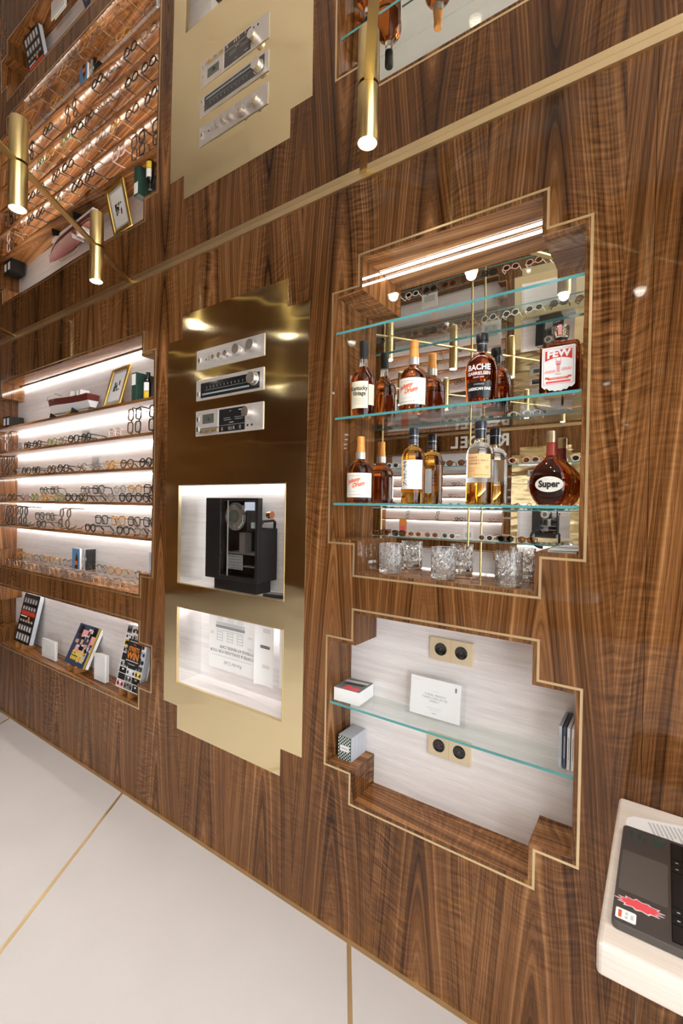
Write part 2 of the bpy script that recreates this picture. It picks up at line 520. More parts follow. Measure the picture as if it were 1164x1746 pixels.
def build_wall(root, niches, x0, x1, seams=()):
    """root-local: front face at y = 0, niches run to +y"""
    holes = [REC, POS]
    for c, _ in niches: holes += rects(c, T)
    xs, zs = [x0, x1], [0.0, CEIL]
    for r in holes:
        xs += [r[0], r[1]]; zs += [r[2], r[3]]
    cuts = [x0] + sorted(seams) + [x1]
    for a, b in zip(cuts[:-1], cuts[1:]):
        xx = [x for x in xs if a < x < b] + [a + 0.0006, b - 0.0006]
        plate(MB(), xx, zs, lambda x, z: not inside(holes, x, z), 0.0, None).build('veneer_panel', 'walnut_v', root)
    MB().quad((x0, D + 0.03, 0), (x1, D + 0.03, 0), (x1, D + 0.03, CEIL), (x0, D + 0.03, CEIL)).build('wall_backing', 'black_matte', root)
    for c, back in niches:
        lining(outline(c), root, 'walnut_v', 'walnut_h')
        o, i_ = rects(c, 0.0), rects(c, 0.0068)
        xs_ = [r[k] for r in o + i_ for k in (0, 1)]
        zs_ = [r[k] for r in o + i_ for k in (2, 3)]
        plate(MB(), xs_, zs_, lambda x, z: inside(o, x, z) and not inside(i_, x, z), -0.0012, 0.0).build('brass_inlay', 'brass_pale', root)
        rs = rects(c, T - 0.002)
        bxs = [r[k] for r in rs for k in (0, 1)]; bzs = [r[k] for r in rs for k in (2, 3)]
        plate(MB(), bxs, bzs, lambda x, z: inside(rs, x, z), D, None).build('niche_mirror' if back == 'mirror' else 'niche_back', back, root)
    for r in (REC, POS):
        a, b, c, d = r
        m = MB()
        m.quad((a, 0, c), (a, D, c), (a, D, d), (a, 0, d))
        m.quad((b, 0, c), (b, D, c), (b, D, d), (b, 0, d))
        m.build('mirrored_side', 'mirror', root)
        MB().quad((a, 0, c), (b, 0, c), (b, D, c), (a, D, c)).build('niche_ledge', 'laminate', root)
        MB().quad((a, 0, d), (b, 0, d), (b, D, d), (a, D, d)).build('niche_top', 'laminate', root)
        MB().quad((a, D, c), (b, D, c), (b, D, d), (a, D, d)).build('niche_back', 'laminate', root)

wall_front = structure('wall_front', 'glossy walnut veneer wall with stepped niches outlined in brass')
build_wall(wall_front, [(NR_U, 'mirror'), (NR_L, 'laminate'), (NL_U, 'laminate'), (NL_L, 'laminate')], XL, XR, seams=(-5.1, -0.033, 1.4))
wall_back = structure('wall_back', 'opposite walnut wall with niches, seen in the niche mirror')
build_wall(wall_back, [(NL_U, 'laminate'), (NL_L, 'laminate')], XL - 0.187, XR - 0.187)
BACK = Matrix.Translation((0.187, YB, 0)) @ Matrix.Diagonal((1, -1, 1, 1))
wall_back.matrix_world = BACK

wall_left = structure('wall_left', 'plain walnut end wall of the shop')
MB().box(XL - 0.06, XL, YB - 0.2, 0.2, 0, CEIL).build('veneer_panel', 'walnut_v', wall_left)
wall_right = structure('wall_right', 'shop front wall with tall glazed openings')
_wr = MB()
for y0, y1 in ((YB - 0.2, -4.6), (-2.75, -2.45), (-0.55, 0.2)): _wr.box(XR, XR + 0.08, y0, y1, 0, CEIL)
_wr.build('veneer_panel', 'walnut_v', wall_right)
_wr = MB()
for y0, y1 in ((-4.6, -2.75), (-2.45, -0.55)):
    _wr.box(XR, XR + 0.08, y0, y1, 0, 0.08); _wr.box(XR, XR + 0.08, y0, y1, 2.45, CEIL)
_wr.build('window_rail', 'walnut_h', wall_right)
for i, (y0, y1) in enumerate(((-4.6, -2.75), (-2.45, -0.55))):  # unseen windows, added so daylight brightens the room from the right
    w = structure('window_%d' % (i + 1), 'tall shop front window letting in daylight')
    MB().box(XR + 0.035, XR + 0.042, y0, y1, 0.08, 2.45).build('pane', 'window_glass', w)
    fr = MB()
    fr.box(XR + 0.02, XR + 0.06, y0, y0 + 0.03, 0.08, 2.45).box(XR + 0.02, XR + 0.06, y1 - 0.03, y1, 0.08, 2.45)
    fr.box(XR + 0.02, XR + 0.06, y0 + 0.03, y1 - 0.03, 0.08, 0.11).box(XR + 0.02, XR + 0.06, y0 + 0.03, y1 - 0.03, 2.42, 2.45)
    fr.build('window_frame', 'brass', w)

ceiling = tag(MB().box(XL, XR + 0.08, YB - 0.2, 0.2, CEIL, CEIL + 0.03).build('ceiling', 'ceiling_mirror'),
              'mirror-polished ceiling reflecting the walnut wall', kind='structure')

# floor: slabs between diagonal brass strips (direction S out of the wall)
S = Vector((0.571, -0.821, 0.0))
PITCH, X00 = 1.415, -0.868
floor = structure('floor', 'pale cream stone floor divided by diagonal brass strips')
MB().quad((XL, YB, -0.006), (XR, YB, -0.006), (XR, 0, -0.006), (XL, 0, -0.006)).build('floor_bed', 'mid_grey', floor)
tq = S.x / -S.y     # dx per metre away from the wall
HW = 0.0075 / 0.821
def clip_x(poly, x0, keep_less):
    out = []
    for i in range(len(poly)):
        a, b = poly[i], poly[(i + 1) % len(poly)]
        ia, ib = (a[0] <= x0) == keep_less or a[0] == x0, (b[0] <= x0) == keep_less or b[0] == x0
        if ia: out.append(a)
        if ia != ib:
            t_ = (x0 - a[0]) / (b[0] - a[0])
            out.append((x0, a[1] + t_ * (b[1] - a[1])))
    return out
def floor_band(xa, xb, y0, y1):
    poly = [(xa - y0 * tq, y0), (xa - y1 * tq, y1), (xb - y1 * tq, y1), (xb - y0 * tq, y0)]
    poly = clip_x(poly, XL, False)
    return clip_x(poly, XR, True) if len(poly) > 2 else []
strip_x = [X00 + PITCH * k for k in range(-7, 3)]
for k in range(len(strip_x) - 1):
    p = floor_band(strip_x[k] + HW, strip_x[k + 1] - HW, -0.016, YB)
    if len(p) > 2:
        o = MB().prism(p, lambda u, v, h: (u, v, h), -0.006, 0.0).build('floor_slab', 'floor_stone', floor)
tn = 0
for k, x in enumerate(strip_x):
    p = floor_band(x - HW + 0.0006, x + HW - 0.0006, -0.016, YB)
    if len(p) > 2:
        tn += 1
        tag(MB().prism(p, lambda u, v, h: (u, v, h), -0.006, 0.0005).build('trim_%d' % tn, 'brass_strip'), 'thin brass strip let into the pale floor', kind='structure')
tag(MB().box(XL, XR, -0.0155, 0.0, -0.006, 0.0010).build('baseboard_front', 'brass_strip'), 'brass strip along the foot of the walnut wall', kind='structure')
tn += 1
tag(MB().box(XL, XR, -0.010, -0.0002, CEIL - 0.021, CEIL - 0.0003).build('trim_%d' % tn, 'brass_pale'), 'brass rail where the walnut wall meets the mirrored ceiling', kind='structure')
tn += 1
tag(MB().box(XL, XR, YB + 0.0002, YB + 0.010, CEIL - 0.021, CEIL - 0.0003).build('trim_%d' % tn, 'brass_pale'), 'brass rail along the top of the opposite wall', kind='structure')

# ceiling bars and lamps
def lamp_mesh():
    h = MB().lathe([(0.0285, 0.0), (0.0285, -0.142), (0.0255, -0.147), (0.0248, -0.138)], 32, cap0=True, cap1=False)
    b = MB().lathe([(0.0244, -0.1390), (0.0244, -0.1462), (0.0220, -0.1490), (0.0150, -0.1512), (0.0010, -0.1520)], 32, cap0=True, cap1=True)
    return h.mesh('housing', 'brass', True), b.mesh('bulb', 'lamp_light', True)
LH, LB = lamp_mesh()
beam = bpy.data.lights.new('beam', 'SPOT')
beam.energy, beam.color, beam.spot_size, beam.spot_blend, beam.shadow_soft_size = LAMP_POWER, (1.0, 0.95, 0.89), radians(146), 1.0, 0.02
bars = [X00 + PITCH * k for k in range(-2, 2)]
VIS = {(-1, 0): 'small brass cylinder downlight hanging above the left glasses niche',
       (-1, 1): 'brass cylinder downlight at the left edge of the picture',
       (0, 0): 'brass cylinder downlight with glowing bulb hanging above the bottle niche'}
nl = 0
for k, x in zip(range(-2, 2), bars):
    ymax, xe = -YB, None
    L = min(-YB / 0.821, (XR - x) / 0.571) - 0.02
    nrm = Vector((0.821, 0.571, 0)) * 0.0125
    a, b = Vector((x, 0, 0)) + S * 0.013, Vector((x, 0, 0)) + S * L
    if a.x < XL: continue
    poly = [(p.x, p.y) for p in (a - nrm, a + nrm, b + nrm, b - nrm)]
    ORD = ['first', 'second', 'third', 'fourth', 'fifth', 'sixth', 'seventh', 'eighth', 'ninth', 'tenth', 'eleventh', 'twelfth', 'thirteenth']
    ordn = {-1: 'that carries the two lamps at left', 0: 'that carries the lamp above the bottle niche'}.get(k, 'seen in mirrors, %s from far left' % ORD[k + 2])
    tag(MB().prism(poly, lambda u, v, h: (u, v, h), CEIL - 0.004, CEIL - 0.0003).build('ceiling_bar', 'brass'),
        'flat brass bar on the mirrored ceiling ' + ordn, 'bar', 'brass ceiling bars')
    j = 0
    while 0.33 + 0.5 * j < L - 0.1:
        q = Vector((x, 0, 0)) + S * (0.33 + 0.5 * j)
        if q.x < XR - 0.15 and (j % 2 == 0 or (k, j) in VIS or q.y > -2.6 or q.y < -3.9):
            nl += 1
            lab = VIS.get((k, j), 'brass cylinder downlight, %s out from the wall on %s bar from left' % (ORD[j], ORD[k + 2]))
            t = thing('ceiling_lamp', lab, 'lamp', (q.x, q.y, CEIL - 0.0042), 0, 'brass cylinder downlights')
            link('housing', LH, t); link('bulb', LB, t)
            link('beam', beam, t).location = (0, 0, -0.156)
        j += 1

# ------------------------------------------------------------------ brass wall panel with built-in hi-fi
def brass_panel(name, label):
    t = thing(name, label, 'panel')
    rs, hs = rects(BRASS), [REC, POS]
    xs = [r[k] for r in rs + hs for k in (0, 1)]; zs = [r[k] for r in rs + hs for k in (2, 3)]
    plate(MB(), xs, zs, lambda x, z: inside(rs, x, z) and not inside(hs, x, z), -0.0022, 0.0).build('sheet', 'brass_sheet', t)
    for r in hs:
        m = MB()
        a, b, c, d = r
        w = 0.0035
        m.box(a, a + w, -0.003, 0.012, c, d).box(b - w, b, -0.003, 0.012, c, d).box(a + w, b - w, -0.003, 0.012, c, c + w).box(a + w, b - w, -0.003, 0.012, d - w, d)
        m.build('opening_edge', 'brass_pale', t)
        MB().box(a + 0.01, b - 0.01, D - 0.016, D - 0.002, d - 0.010, d - 0.002).build('led_strip', 'led_soft', t)
    return t
panel = brass_panel('brass_wall_panel', 'tall stepped brass sheet panel with two openings and hi-fi units')

def knob(mb, x, z, r, h, y=-0.006):
    mb.cyl((x, y, z), (x, y - h, z), r, r * 0.94, 28)
HX0, HX1 = -1.733, -1.315
def hifi_amp():
    t = thing('stereo_amplifier', 'silver stereo amplifier with a row of round knobs, topmost on the brass panel', 'amplifier')
    bevel(MB().box(HX0, HX1, -0.0062, -0.0024, 2.098, 2.186).build('faceplate', 'champagne', t), 0.0012)
    for x, z, r, h in ((-1.378, 2.147, 0.0215, 0.022), (-1.462, 2.145, 0.0215, 0.020), (-1.530, 2.140, 0.0125, 0.016), (-1.569, 2.138, 0.0125, 0.016), (-1.609, 2.138, 0.0105, 0.014)):
        k = MB(); knob(k, x, z, r, h); o = k.build('knob', 'silver_bright', t, True)
        MB().cyl((x, -0.0063, z), (x, -0.0072, z), r * 1.22, None, 28).build('knob_ring', 'silver', o, True)
        MB().box(x - 0.0008, x + 0.0008, -0.0066 - h, -0.006 - h, z + r * 0.3, z + r * 0.85).build('pointer', 'ink', o)
    for x in (-1.637, -1.646, -1.424, -1.4155):
        MB().box(x - 0.0016, x + 0.0016, -0.0105, -0.006, 2.130, 2.152).build('lever', 'silver', t)
    MB().box(-1.716, -1.704, -0.011, -0.006, 2.130, 2.152).build('power_switch', 'silver_bright', t)
    MB().box(-1.7135, -1.7065, -0.0113, -0.0109, 2.134, 2.141).build('switch_mark', 'ink', t)
    MB().cyl((-1.667, -0.0062, 2.138), (-1.667, -0.0068, 2.138), 0.004, None, 14).build('headphone_jack', 'ink', t)
    decal('printing', [(-1.683, -1.660, 2.1085, 2.1100), (-1.655, -1.625, 2.1088, 2.1096), (-1.66, -1.63, 2.160, 2.161), (-1.58, -1.52, 2.164, 2.165), (-1.49, -1.44, 2.172, 2.173), (-1.40, -1.355, 2.176, 2.177)], lambda u, v: (u, -0.0064, v), 'grey_ink', t)
    return t
def hifi_tuner():
    t = thing('stereo_tuner', 'silver stereo tuner with long black dial window, middle unit on the brass panel', 'tuner')
    bevel(MB().box(HX0, HX1, -0.0062, -0.0024, 1.963, 2.053).build('faceplate', 'champagne', t), 0.0012)
    w = MB().box(-1.700, -1.337, -0.0070, -0.0060, 1.972, 2.037).build('dial_window', 'dark_window', t)
    decal('dial_scale', [(-1.66 + i * 0.0225, -1.6585 + i * 0.0225, 2.011, 2.020) for i in range(11)] + [(-1.67, -1.41, 2.0035, 2.0042)], lambda u, v: (u, -0.0072, v), 'light_ink', w)
    MB().box(-1.688, -1.395, -0.0090, -0.0070, 1.984, 1.990).build('dial_bar', 'teal_grey', w)
    k = MB(); knob(k, -1.368, 2.012, 0.0245, 0.024); k = k.build('knob', 'silver_bright', t, True)
    MB().cyl((-1.368, -0.0071, 2.012), (-1.368, -0.009, 2.012), 0.0285, None, 28).build('knob_ring', 'silver_bright', k, True)
    MB().box(-1.720, -1.710, -0.0105, -0.006, 1.982, 2.000).build('power_switch', 'silver_bright', t)
    MB().box(-1.718, -1.712, -0.0108, -0.0104, 1.984, 1.990).build('switch_mark', 'ink', t)
    decal('printing', [(-1.698, -1.68, 1.9665, 1.968), (-1.45, -1.40, 1.9665, 1.9672)], lambda u, v: (u, -0.0064, v), 'grey_ink', t)
    return t
def hifi_deck():
    t = thing('cassette_deck', 'silver cassette deck with black meter window, lowest unit on the brass panel', 'cassette deck')
    bevel(MB().box(HX0, HX1, -0.0062, -0.0024, 1.805, 1.916).build('faceplate', 'champagne', t), 0.0012)
    d = MB().box(-1.702, -1.582, -0.0088, -0.006, 1.838, 1.908).build('cassette_door', 'champagne', t)
    w = MB().box(-1.682, -1.607, -0.0094, -0.0086, 1.856, 1.897).build('door_window', 'green_window', d)
    MB().cyl((-1.640, -0.0094, 1.874), (-1.640, -0.0098, 1.874), 0.008, None, 16).build('spool', 'ink', w)
    MB().box(-1.702, -1.582, -0.0064, -0.006, 1.8345, 1.8365).build('door_gap', 'ink', t)
    MB().box(-1.704, -1.584, -0.0068, -0.006, 1.812, 1.8335).build('key_row', 'silver', t)
    for i in range(6): MB().box(-1.700 + i * 0.0195, -1.684 + i * 0.0195, -0.0105, -0.0066, 1.818, 1.828).build('key', 'gilt' if i % 2 else 'silver_bright', t)
    m = MB().box(-1.575, -1.418, -0.0072, -0.006, 1.812, 1.908).build('meter_window', 'dark_window', t)
    decal('meter_print', [(-1.545 + i * 0.007, -1.5405 + i * 0.007, 1.868, 1.8695) for i in range(6)] + [(-1.478 + i * 0.007, -1.4735 + i * 0.007, 1.868, 1.8695) for i in range(7)] +
          [(-1.545, -1.50, 1.860, 1.861), (-1.478, -1.43, 1.860, 1.861), (-1.51, -1.485, 1.8475, 1.850), (-1.455, -1.43, 1.896, 1.899), (-1.51, -1.50, 1.896, 1.898)], lambda u, v: (u, -0.0075, v), 'light_ink', m)
    MB().box(-1.573, -1.420, -0.0078, -0.0071, 1.8385, 1.8400).build('meter_divider', 'silver', m)
    for x in (-1.556, -1.512, -1.500, -1.484, -1.446): MB().box(x - 0.002, x + 0.002, -0.0105, -0.0072, 1.818, 1.832).build('slide_switch', 'silver_bright', m)
    k = MB(); knob(k, -1.392, 1.878, 0.021, 0.028); k.build('knob', 'silver_bright', t, True)
    for x in (-1.402, -1.377): MB().cyl((x, -0.0062, 1.828), (x, -0.0068, 1.828), 0.005, None, 16).build('jack', 'ink', t)
    for z in (1.878, 1.834): MB().box(-1.722, -1.709, -0.0105, -0.006, z - 0.010, z + 0.010).build('button', 'silver_bright', t)
    return t
amp, tuner, deck = hifi_amp(), hifi_tuner(), hifi_deck()

def cabinet():
    t = thing('record_cabinet', 'black glass-fronted record player cabinet in the upper brass opening', 'cabinet', (-1.5, 0.06, 1.1325))
    def L(mb, n, m, par=None, sm=False):       # built in world space, moved to the base
        mb.v = [(x + 1.5, y - 0.06, z - 1.1325) for x, y, z in mb.v]
        return mb.build(n, m, par or t, sm)
    fr = MB()
    fr.box(-1.668, -1.572, 0.006, 0.030, 1.182, 1.531).box(-1.362, -1.345, 0.006, 0.030, 1.182, 1.531)
    fr.box(-1.572, -1.362, 0.006, 0.030, 1.182, 1.200).box(-1.572, -1.362, 0.006, 0.030, 1.520, 1.531)
    bevel(L(fr, 'front_frame', 'black'), 0.0015)
    up = MB()
    up.box(-1.660, -1.654, 0.030, 0.118, 1.39, 1.523).box(-1.440, -1.434, 0.030, 0.118, 1.39, 1.523).box(-1.654, -1.440, 0.112, 0.118, 1.39, 1.523).box(-1.660, -1.434, 0.030, 0.118, 1.517, 1.523)
    L(up, 'upper_housing', 'black_matte')
    lo = MB()
    lo.box(-1.662, -1.352, 0.030, 0.122, 1.186, 1.192).box(-1.352, -1.346, 0.030, 0.122, 1.186, 1.405).box(-1.662, -1.656, 0.030, 0.122, 1.186, 1.405).box(-1.656, -1.352, 0.116, 0.122, 1.192, 1.405)
    bevel(L(lo, 'lower_housing', 'black_matte'), 0.001)
    L(MB().box(-1.632, -1.372, 0.028, 0.112, 1.1325, 1.182), 'plinth', 'black')
    g = L(MB().box(-1.572, -1.362, 0.0075, 0.0105, 1.200, 1.520), 'glass_door', 'clear')
    L(MB().box(-1.526, -1.522, 0.004, 0.0072, 1.200, 1.520), 'door_handle', 'mid_grey', g)
    ring = MB()
    n = 40
    cx, cz, ro, ri = -1.510, 1.452, 0.050, 0.030
    pts = [(cos(2 * pi * i / n), sin(2 * pi * i / n)) for i in range(n)]
    vs = [(cx + r * a, y, cz + r * b) for y in (0.022, 0.027) for r in (ro, ri) for a, b in pts]
    fs = []
    for i in range(n):
        j = (i + 1) % n
        fs += [(i, j, n + j, n + i), (2 * n + i, 3 * n + i, 3 * n + j, 2 * n + j), (i, 2 * n + i, 2 * n + j, j), (n + i, n + j, 3 * n + j, 3 * n + i)]
    L(ring.add(vs, fs), 'turntable_ring', 'silver_bright', None, True)
    L(MB().cyl((cx, 0.034, cz), (cx, 0.038, cz), 0.060, None, 40), 'platter', 'mid_grey', None, True)
    L(MB().cyl((cx, 0.024, cz), (cx, 0.028, cz), 0.024, None, 32), 'record_label', 'green_window', None, True)
    L(MB().tube([(-1.452, 0.024, 1.50), (-1.452, 0.024, 1.43), (-1.478, 0.024, 1.405)], 0.0035, 8), 'tone_arm', 'silver_bright', None, True)
    L(MB().cyl((-1.452, 0.020, 1.475), (-1.452, 0.034, 1.475), 0.013, None, 20), 'arm_pivot', 'steel', None, True)
    L(MB().box(-1.470, -1.436, 0.022, 0.060, 1.300, 1.385), 'metal_block', 'steel')
    L(MB().box(-1.412, -1.396, 0.032, 0.042, 1.405, 1.430), 'indicator', 'teal_grey'); L(MB().box(-1.378, -1.368, 0.032, 0.042, 1.405, 1.430), 'indicator', 'teal_grey')
    L(MB().box(-1.560, -1.366, 0.034, 0.112, 1.292, 1.299), 'shelf', 'steel')
    pf = MB()
    L(MB().box(-1.555, -1.462, 0.032, 0.036, 1.225, 1.288), 'speaker_plate', 'mid_grey')
    for i in range(9):
        for k in range(5): pf.cyl((-1.549 + i * 0.010, 0.0318, 1.232 + k * 0.012), (-1.549 + i * 0.010, 0.0312, 1.232 + k * 0.012), 0.0032, None, 8)
    L(pf, 'speaker_holes', 'silver_bright')
    L(MB().box(-1.455, -1.364, 0.034, 0.110, 1.240, 1.246), 'shelf', 'silver_bright')
    L(MB().lathe([(0.012, 1.1925), (0.016, 1.205), (0.010, 1.222)], 16, (-1.395, 0.06)), 'record_weight', 'stand_wood', None, True)
    L(MB().box(-1.425, -1.366, 0.0070, 0.0074, 1.480, 1.514), 'paper_notice', 'pale_blue', g)
    L(MB().tube([(-1.349, 0.034, 1.425), (-1.349, 0.034, 1.436), (-1.349, 0.100, 1.4385), (-1.349, 0.108, 1.432), (-1.349, 0.108, 1.396)], 0.006, 8), 'side_handle', 'black', None, True)
    L(MB().cyl((-1.345, 0.062, 1.462), (-1.322, 0.062, 1.462), 0.013, 0.016, 20), 'side_knob', 'copper', None, True)
    return t
cab = cabinet()
t = thing('remote_control', 'black remote control lying beside the record cabinet', 'remote control', (-1.262, 0.050, 1.1326), radians(10))
bevel(MB().box(-0.064, 0.064, -0.028, 0.028, 0, 0.014).build('body', 'black', t), 0.004)
MB().box(-0.054, 0.048, -0.020, 0.020, 0.0141, 0.0148).build('keypad', 'mid_grey', t)

# papers in the lower brass opening (hung upside down)
def sheet(label, x0, x1, z0, z1, y, curl=0.004):
    t = thing('hanging_paper', label, 'paper', ((x0 + x1) / 2, y, z0), 0, 'papers hung in the lower brass opening')
    w, n = (x1 - x0) / 2, 12
    mb = MB()
    for s_ in (0, 1):
        mb.v += [(-w + 2 * w * i / n, -curl * (2 * i / n - 1) ** 2 + 0.0008 * s_, zz) for zz in (0, z1 - z0) for i in range(n + 1)]
    m = n + 1
    for i in range(n): mb.f += [(i, i + 1, m + i + 1, m + i), (2 * m + i + 1, 2 * m + i, 3 * m + i, 3 * m + i + 1)]
    mb.build('sheet', 'paper', t, True)
    fn = lambda u, v: (u, -curl * (u / w) ** 2 - 0.0006, v)
    return t, fn
t, fn = sheet('wide white paper with upside-down cafe drawing and lettering', -1.742, -1.440, 0.745, 1.022, 0.098)
up = lambda u0, v0: (lambda x, y: fn(u0 - x, v0 - y))         # rotated by half a turn
text('COFFEE & SUNGLASSES FOR YOUR', 0.0185, up(0.0, 0.083), 'ink', parent=t, sx=0.98)
text('EYEBAGS AT RENDEL CAFE', 0.0185, up(0.032, 0.105), 'ink', parent=t, sx=0.98)
text('Rendel Café', 0.024, up(0.012, 0.035), 'grey_ink', parent=t, shear=0.4)
aw = [(-0.105, 0.085, 0.190, 0.203)] + [(-0.100 + i * 0.0085, -0.0965 + i * 0.0085, 0.205, 0.218) for i in range(22)]
decal('awning_drawing', aw, fn, 'grey_ink', t)
win = []
for cx in (-0.078, -0.010, 0.055):
    for k in range(4): win.append((cx - 0.018, cx + 0.018, 0.132 + k * 0.013, 0.1335 + k * 0.013))
    win += [(cx - 0.0185, cx - 0.0170, 0.130, 0.176), (cx + 0.0170, cx + 0.0185, 0.130, 0.176)]
win += [(-0.102, 0.080, 0.180, 0.1815), (-0.13, 0.13, 0.062, 0.0632)]
for cx in (-0.078, -0.010, 0.055):
    for k in range(7):
        win.append((cx - 0.018 + k * 0.006, cx - 0.0172 + k * 0.006, 0.221, 0.240 + 0.012 * sin(pi * k / 6)))
decal('window_drawing', win, fn, 'grey_ink', t)
decal('side_print', [(0.105, 0.135, 0.175 - k * 0.0045, 0.1768 - k * 0.0045) for k in range(2)] + [(0.104, 0.138, 0.118 + k * 0.0045, 0.1198 + k * 0.0045) for k in range(3)] + [(-0.138, -0.118, 0.158 + k * 0.005, 0.160 + k * 0.005) for k in range(3)], fn, 'light_ink', t)
for nm, a, b, z0, y in (('narrow white paper strip hanging right of the cafe drawing', -1.428, -1.316, 0.740, 0.085),
                        ('narrow white paper strip hanging at the right end of the lower brass opening', -1.300, -1.205, 0.742, 0.105)):
    t, fn = sheet(nm, a, b, z0, 1.020, y, 0.008)
    w = (b - a) / 2
    decal('printing', [(-w * .25, w * .55, 0.075 + k * 0.005, 0.0772 + k * 0.005) for k in range(3)] + [(-w * .2, w * .6, 0.225 + k * 0.006, 0.2275 + k * 0.006) for k in range(3)], fn, 'light_ink', t)
    decal('heading', [(-w * .45, w * .55, 0.158 + k * 0.0065, 0.1622 + k * 0.0065) for k in range(2)], fn, 'ink', t)

# ------------------------------------------------------------------ left niche: shelves
SHELF = [2.030, 1.856, 1.684, 1.506, 1.331]
NB = NL_U[4] + T        # niche floor
def wood_shelf(z, label):
    t = thing('wooden_shelf', label, 'shelf', ((NL_U[0] + NL_U[3]) / 2, 0, z - 0.018), 0, 'walnut shelves of the glasses niche')
    h = (NL_U[3] - NL_U[0]) / 2 - T - 0.0005
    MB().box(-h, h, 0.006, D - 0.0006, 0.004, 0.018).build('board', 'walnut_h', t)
    MB().box(-h, h, 0.009, D - 0.0006, 0.0, 0.004).build('underside_panel', 'laminate', t)
    MB().box(-h + 0.02, h - 0.02, D - 0.012, D - 0.004, -0.006, 0.0).build('led_strip', 'led', t)
    return t
SN = ['top', 'second', 'third', 'fourth', 'fifth']
shelves = [wood_shelf(z, '%s walnut shelf of the glasses niche, lit from beneath' % SN[i]) for i, z in enumerate(SHELF)]
t = thing('light_strip', 'white light strip along the top of the glasses niche', 'light', ((NL_U[1] + NL_U[2]) / 2, D - 0.012, NL_U[7] - T - 0.010))
h = (NL_U[2] - NL_U[1]) / 2 - T - 0.004
MB().box(-h, h, -0.010, 0.008, 0.002, 0.0095).build('profile', 'silver', t)
MB().box(-h, h, 0.000, 0.007, -0.004, 0.002).build('diffuser', 'led', t)
t = thing('light_strip', 'white light strip along the top of the lower left book niche', 'light', ((NL_L[1] + NL_L[2]) / 2, D - 0.012, NL_L[7] - T - 0.010))
MB().box(-h, h, -0.010, 0.008, 0.002, 0.0095).build('profile', 'silver', t)
MB().box(-h, h, 0.000, 0.007, -0.004, 0.002).build('diffuser', 'led', t)

# ------------------------------------------------------------------ eyewear
def loop(shape, a, b, n=22):
    out = []
    for i in range(n):
        th = 2 * pi * i / n
        c, s_ = cos(th), sin(th)
        e = {'round': 1.0, 'square': 0.55, 'panto': 0.85, 'aviator': 0.9}[shape]
        x = a * math.copysign(abs(c) ** e, c)
        z = b * math.copysign(abs(s_) ** e, s_)
        if shape == 'panto' and z < 0: x *= 1 - 0.22 * (z / b) ** 2
        if shape == 'aviator' and z < 0: x = x * (1 - 0.30 * (z / b) ** 2) + 0.005 * (z / b) ** 2
        out.append((x, z))
    return out
EYE = {}
def eyewear_mesh(shape, wire, m):
    key = (shape, wire, m)
    if key in EYE: return EYE[key]
    a, b = (0.0255, 0.0215) if shape != 'square' else (0.028, 0.0230)
    r = 0.0014 if wire else 0.0036
    cx, cz = 0.0335, b + r
    f = MB()
    for s_ in (-1, 1):
        f.tube([(s_ * (cx + x), -0.004 * (1 - abs(x) / a) * 0, cz + z) for x, z in loop(shape, a, b)], r, 6, True)
        f.tube([(s_ * (cx + a), 0, cz + b * .45), (s_ * (cx + a + 0.006), 0.001, cz + b * .5), (s_ * (cx + a + 0.007), 0.006, cz + b * .5)], r * 1.1, 6)
    f.tube([(-cx + a, 0, cz + b * .25), (-0.004, -0.001, cz + b * .45), (0.004, -0.001, cz + b * .45), (cx - a, 0, cz + b * .25)], r, 6)
    tm = []
    for s_ in (-1, 1):
        q = MB()
        q.tube([(s_ * (cx + a + 0.007), 0.005, cz + b * .5), (s_ * (cx + a + 0.006), 0.05, cz + b * .45), (s_ * (cx + a + 0.004), 0.082, cz + b * .35), (s_ * (cx + a), 0.106, r * 1.2)],
               [r * .95, r * .85, r, r * 1.15], 6)
        tm.append(q.mesh('temple', m, 'all'))
    ln = []
    for s_ in (-1, 1):
        pts = loop(shape, a, b)
        q = MB()
        q.v = [(s_ * (cx + x), 0, cz + z) for x, z in pts]
        q.f = [tuple(range(len(pts)))]
        ln.append(q)
    EYE[key] = (f.mesh('front', m, 'all'), tm, ln, {}, cx + a + 0.008, 2 * (b + r))
    return EYE[key]
def eyewear(label, shape, m, lens, loc, rz=0.0, pose='stand', group='', wire=False, cat='eyeglasses', lean=0.0, name='eyeglasses'):
    fr, tm, ln, cache, hw, ht = eyewear_mesh(shape, wire, m)
    t = thing(name, label, cat, loc, 0, group)
    link('front', fr, t)
    for q in tm: link('temple', q, t)
    for i, q in enumerate(ln):
        k = (lens, i)
        if k not in cache: cache[k] = q.mesh('lens', lens)
        link('lens', cache[k], t)
    if pose == 'stand':
        t.rotation_euler = (0, 0, rz)
    else:                      # stood on end: one rim above the other, leaning
        M_ = Matrix.Rotation(rz, 4, 'Z') @ Matrix.Rotation(radians(90) + lean, 4, 'Y')
        M_.translation = Vector(loc) + Vector((0, 0, hw * cos(lean) + (0.0 if lean <= 0 else 0.0)))
        t.matrix_world = M_
        lo = min((M_ @ Vector(v.co)).z for v in fr.vertices)
        lo = min([lo] + [(M_ @ Vector(v.co)).z for q in tm for v in q.vertices])
        t.location.z += loc[2] - lo + 0.0003
    return t
STY = {'K': ('acetate_black', 'lens_clear', False, 'black'), 'T': ('acetate_tortoise', 'lens_clear', False, 'tortoiseshell'), 'C': ('frame_clear', 'lens_clear', False, 'clear'),
       'A': ('acetate_amber', 'lens_clear', False, 'amber'), 'G': ('acetate_green', 'lens_clear', False, 'olive green'), 'P': ('acetate_pink', 'lens_clear', False, 'pale pink'),
       'W': ('wire_gold', 'lens_clear', True, 'gold wire')}
SHN = {'r': 'round', 's': 'square', 'p': 'panto', 'a': 'aviator'}
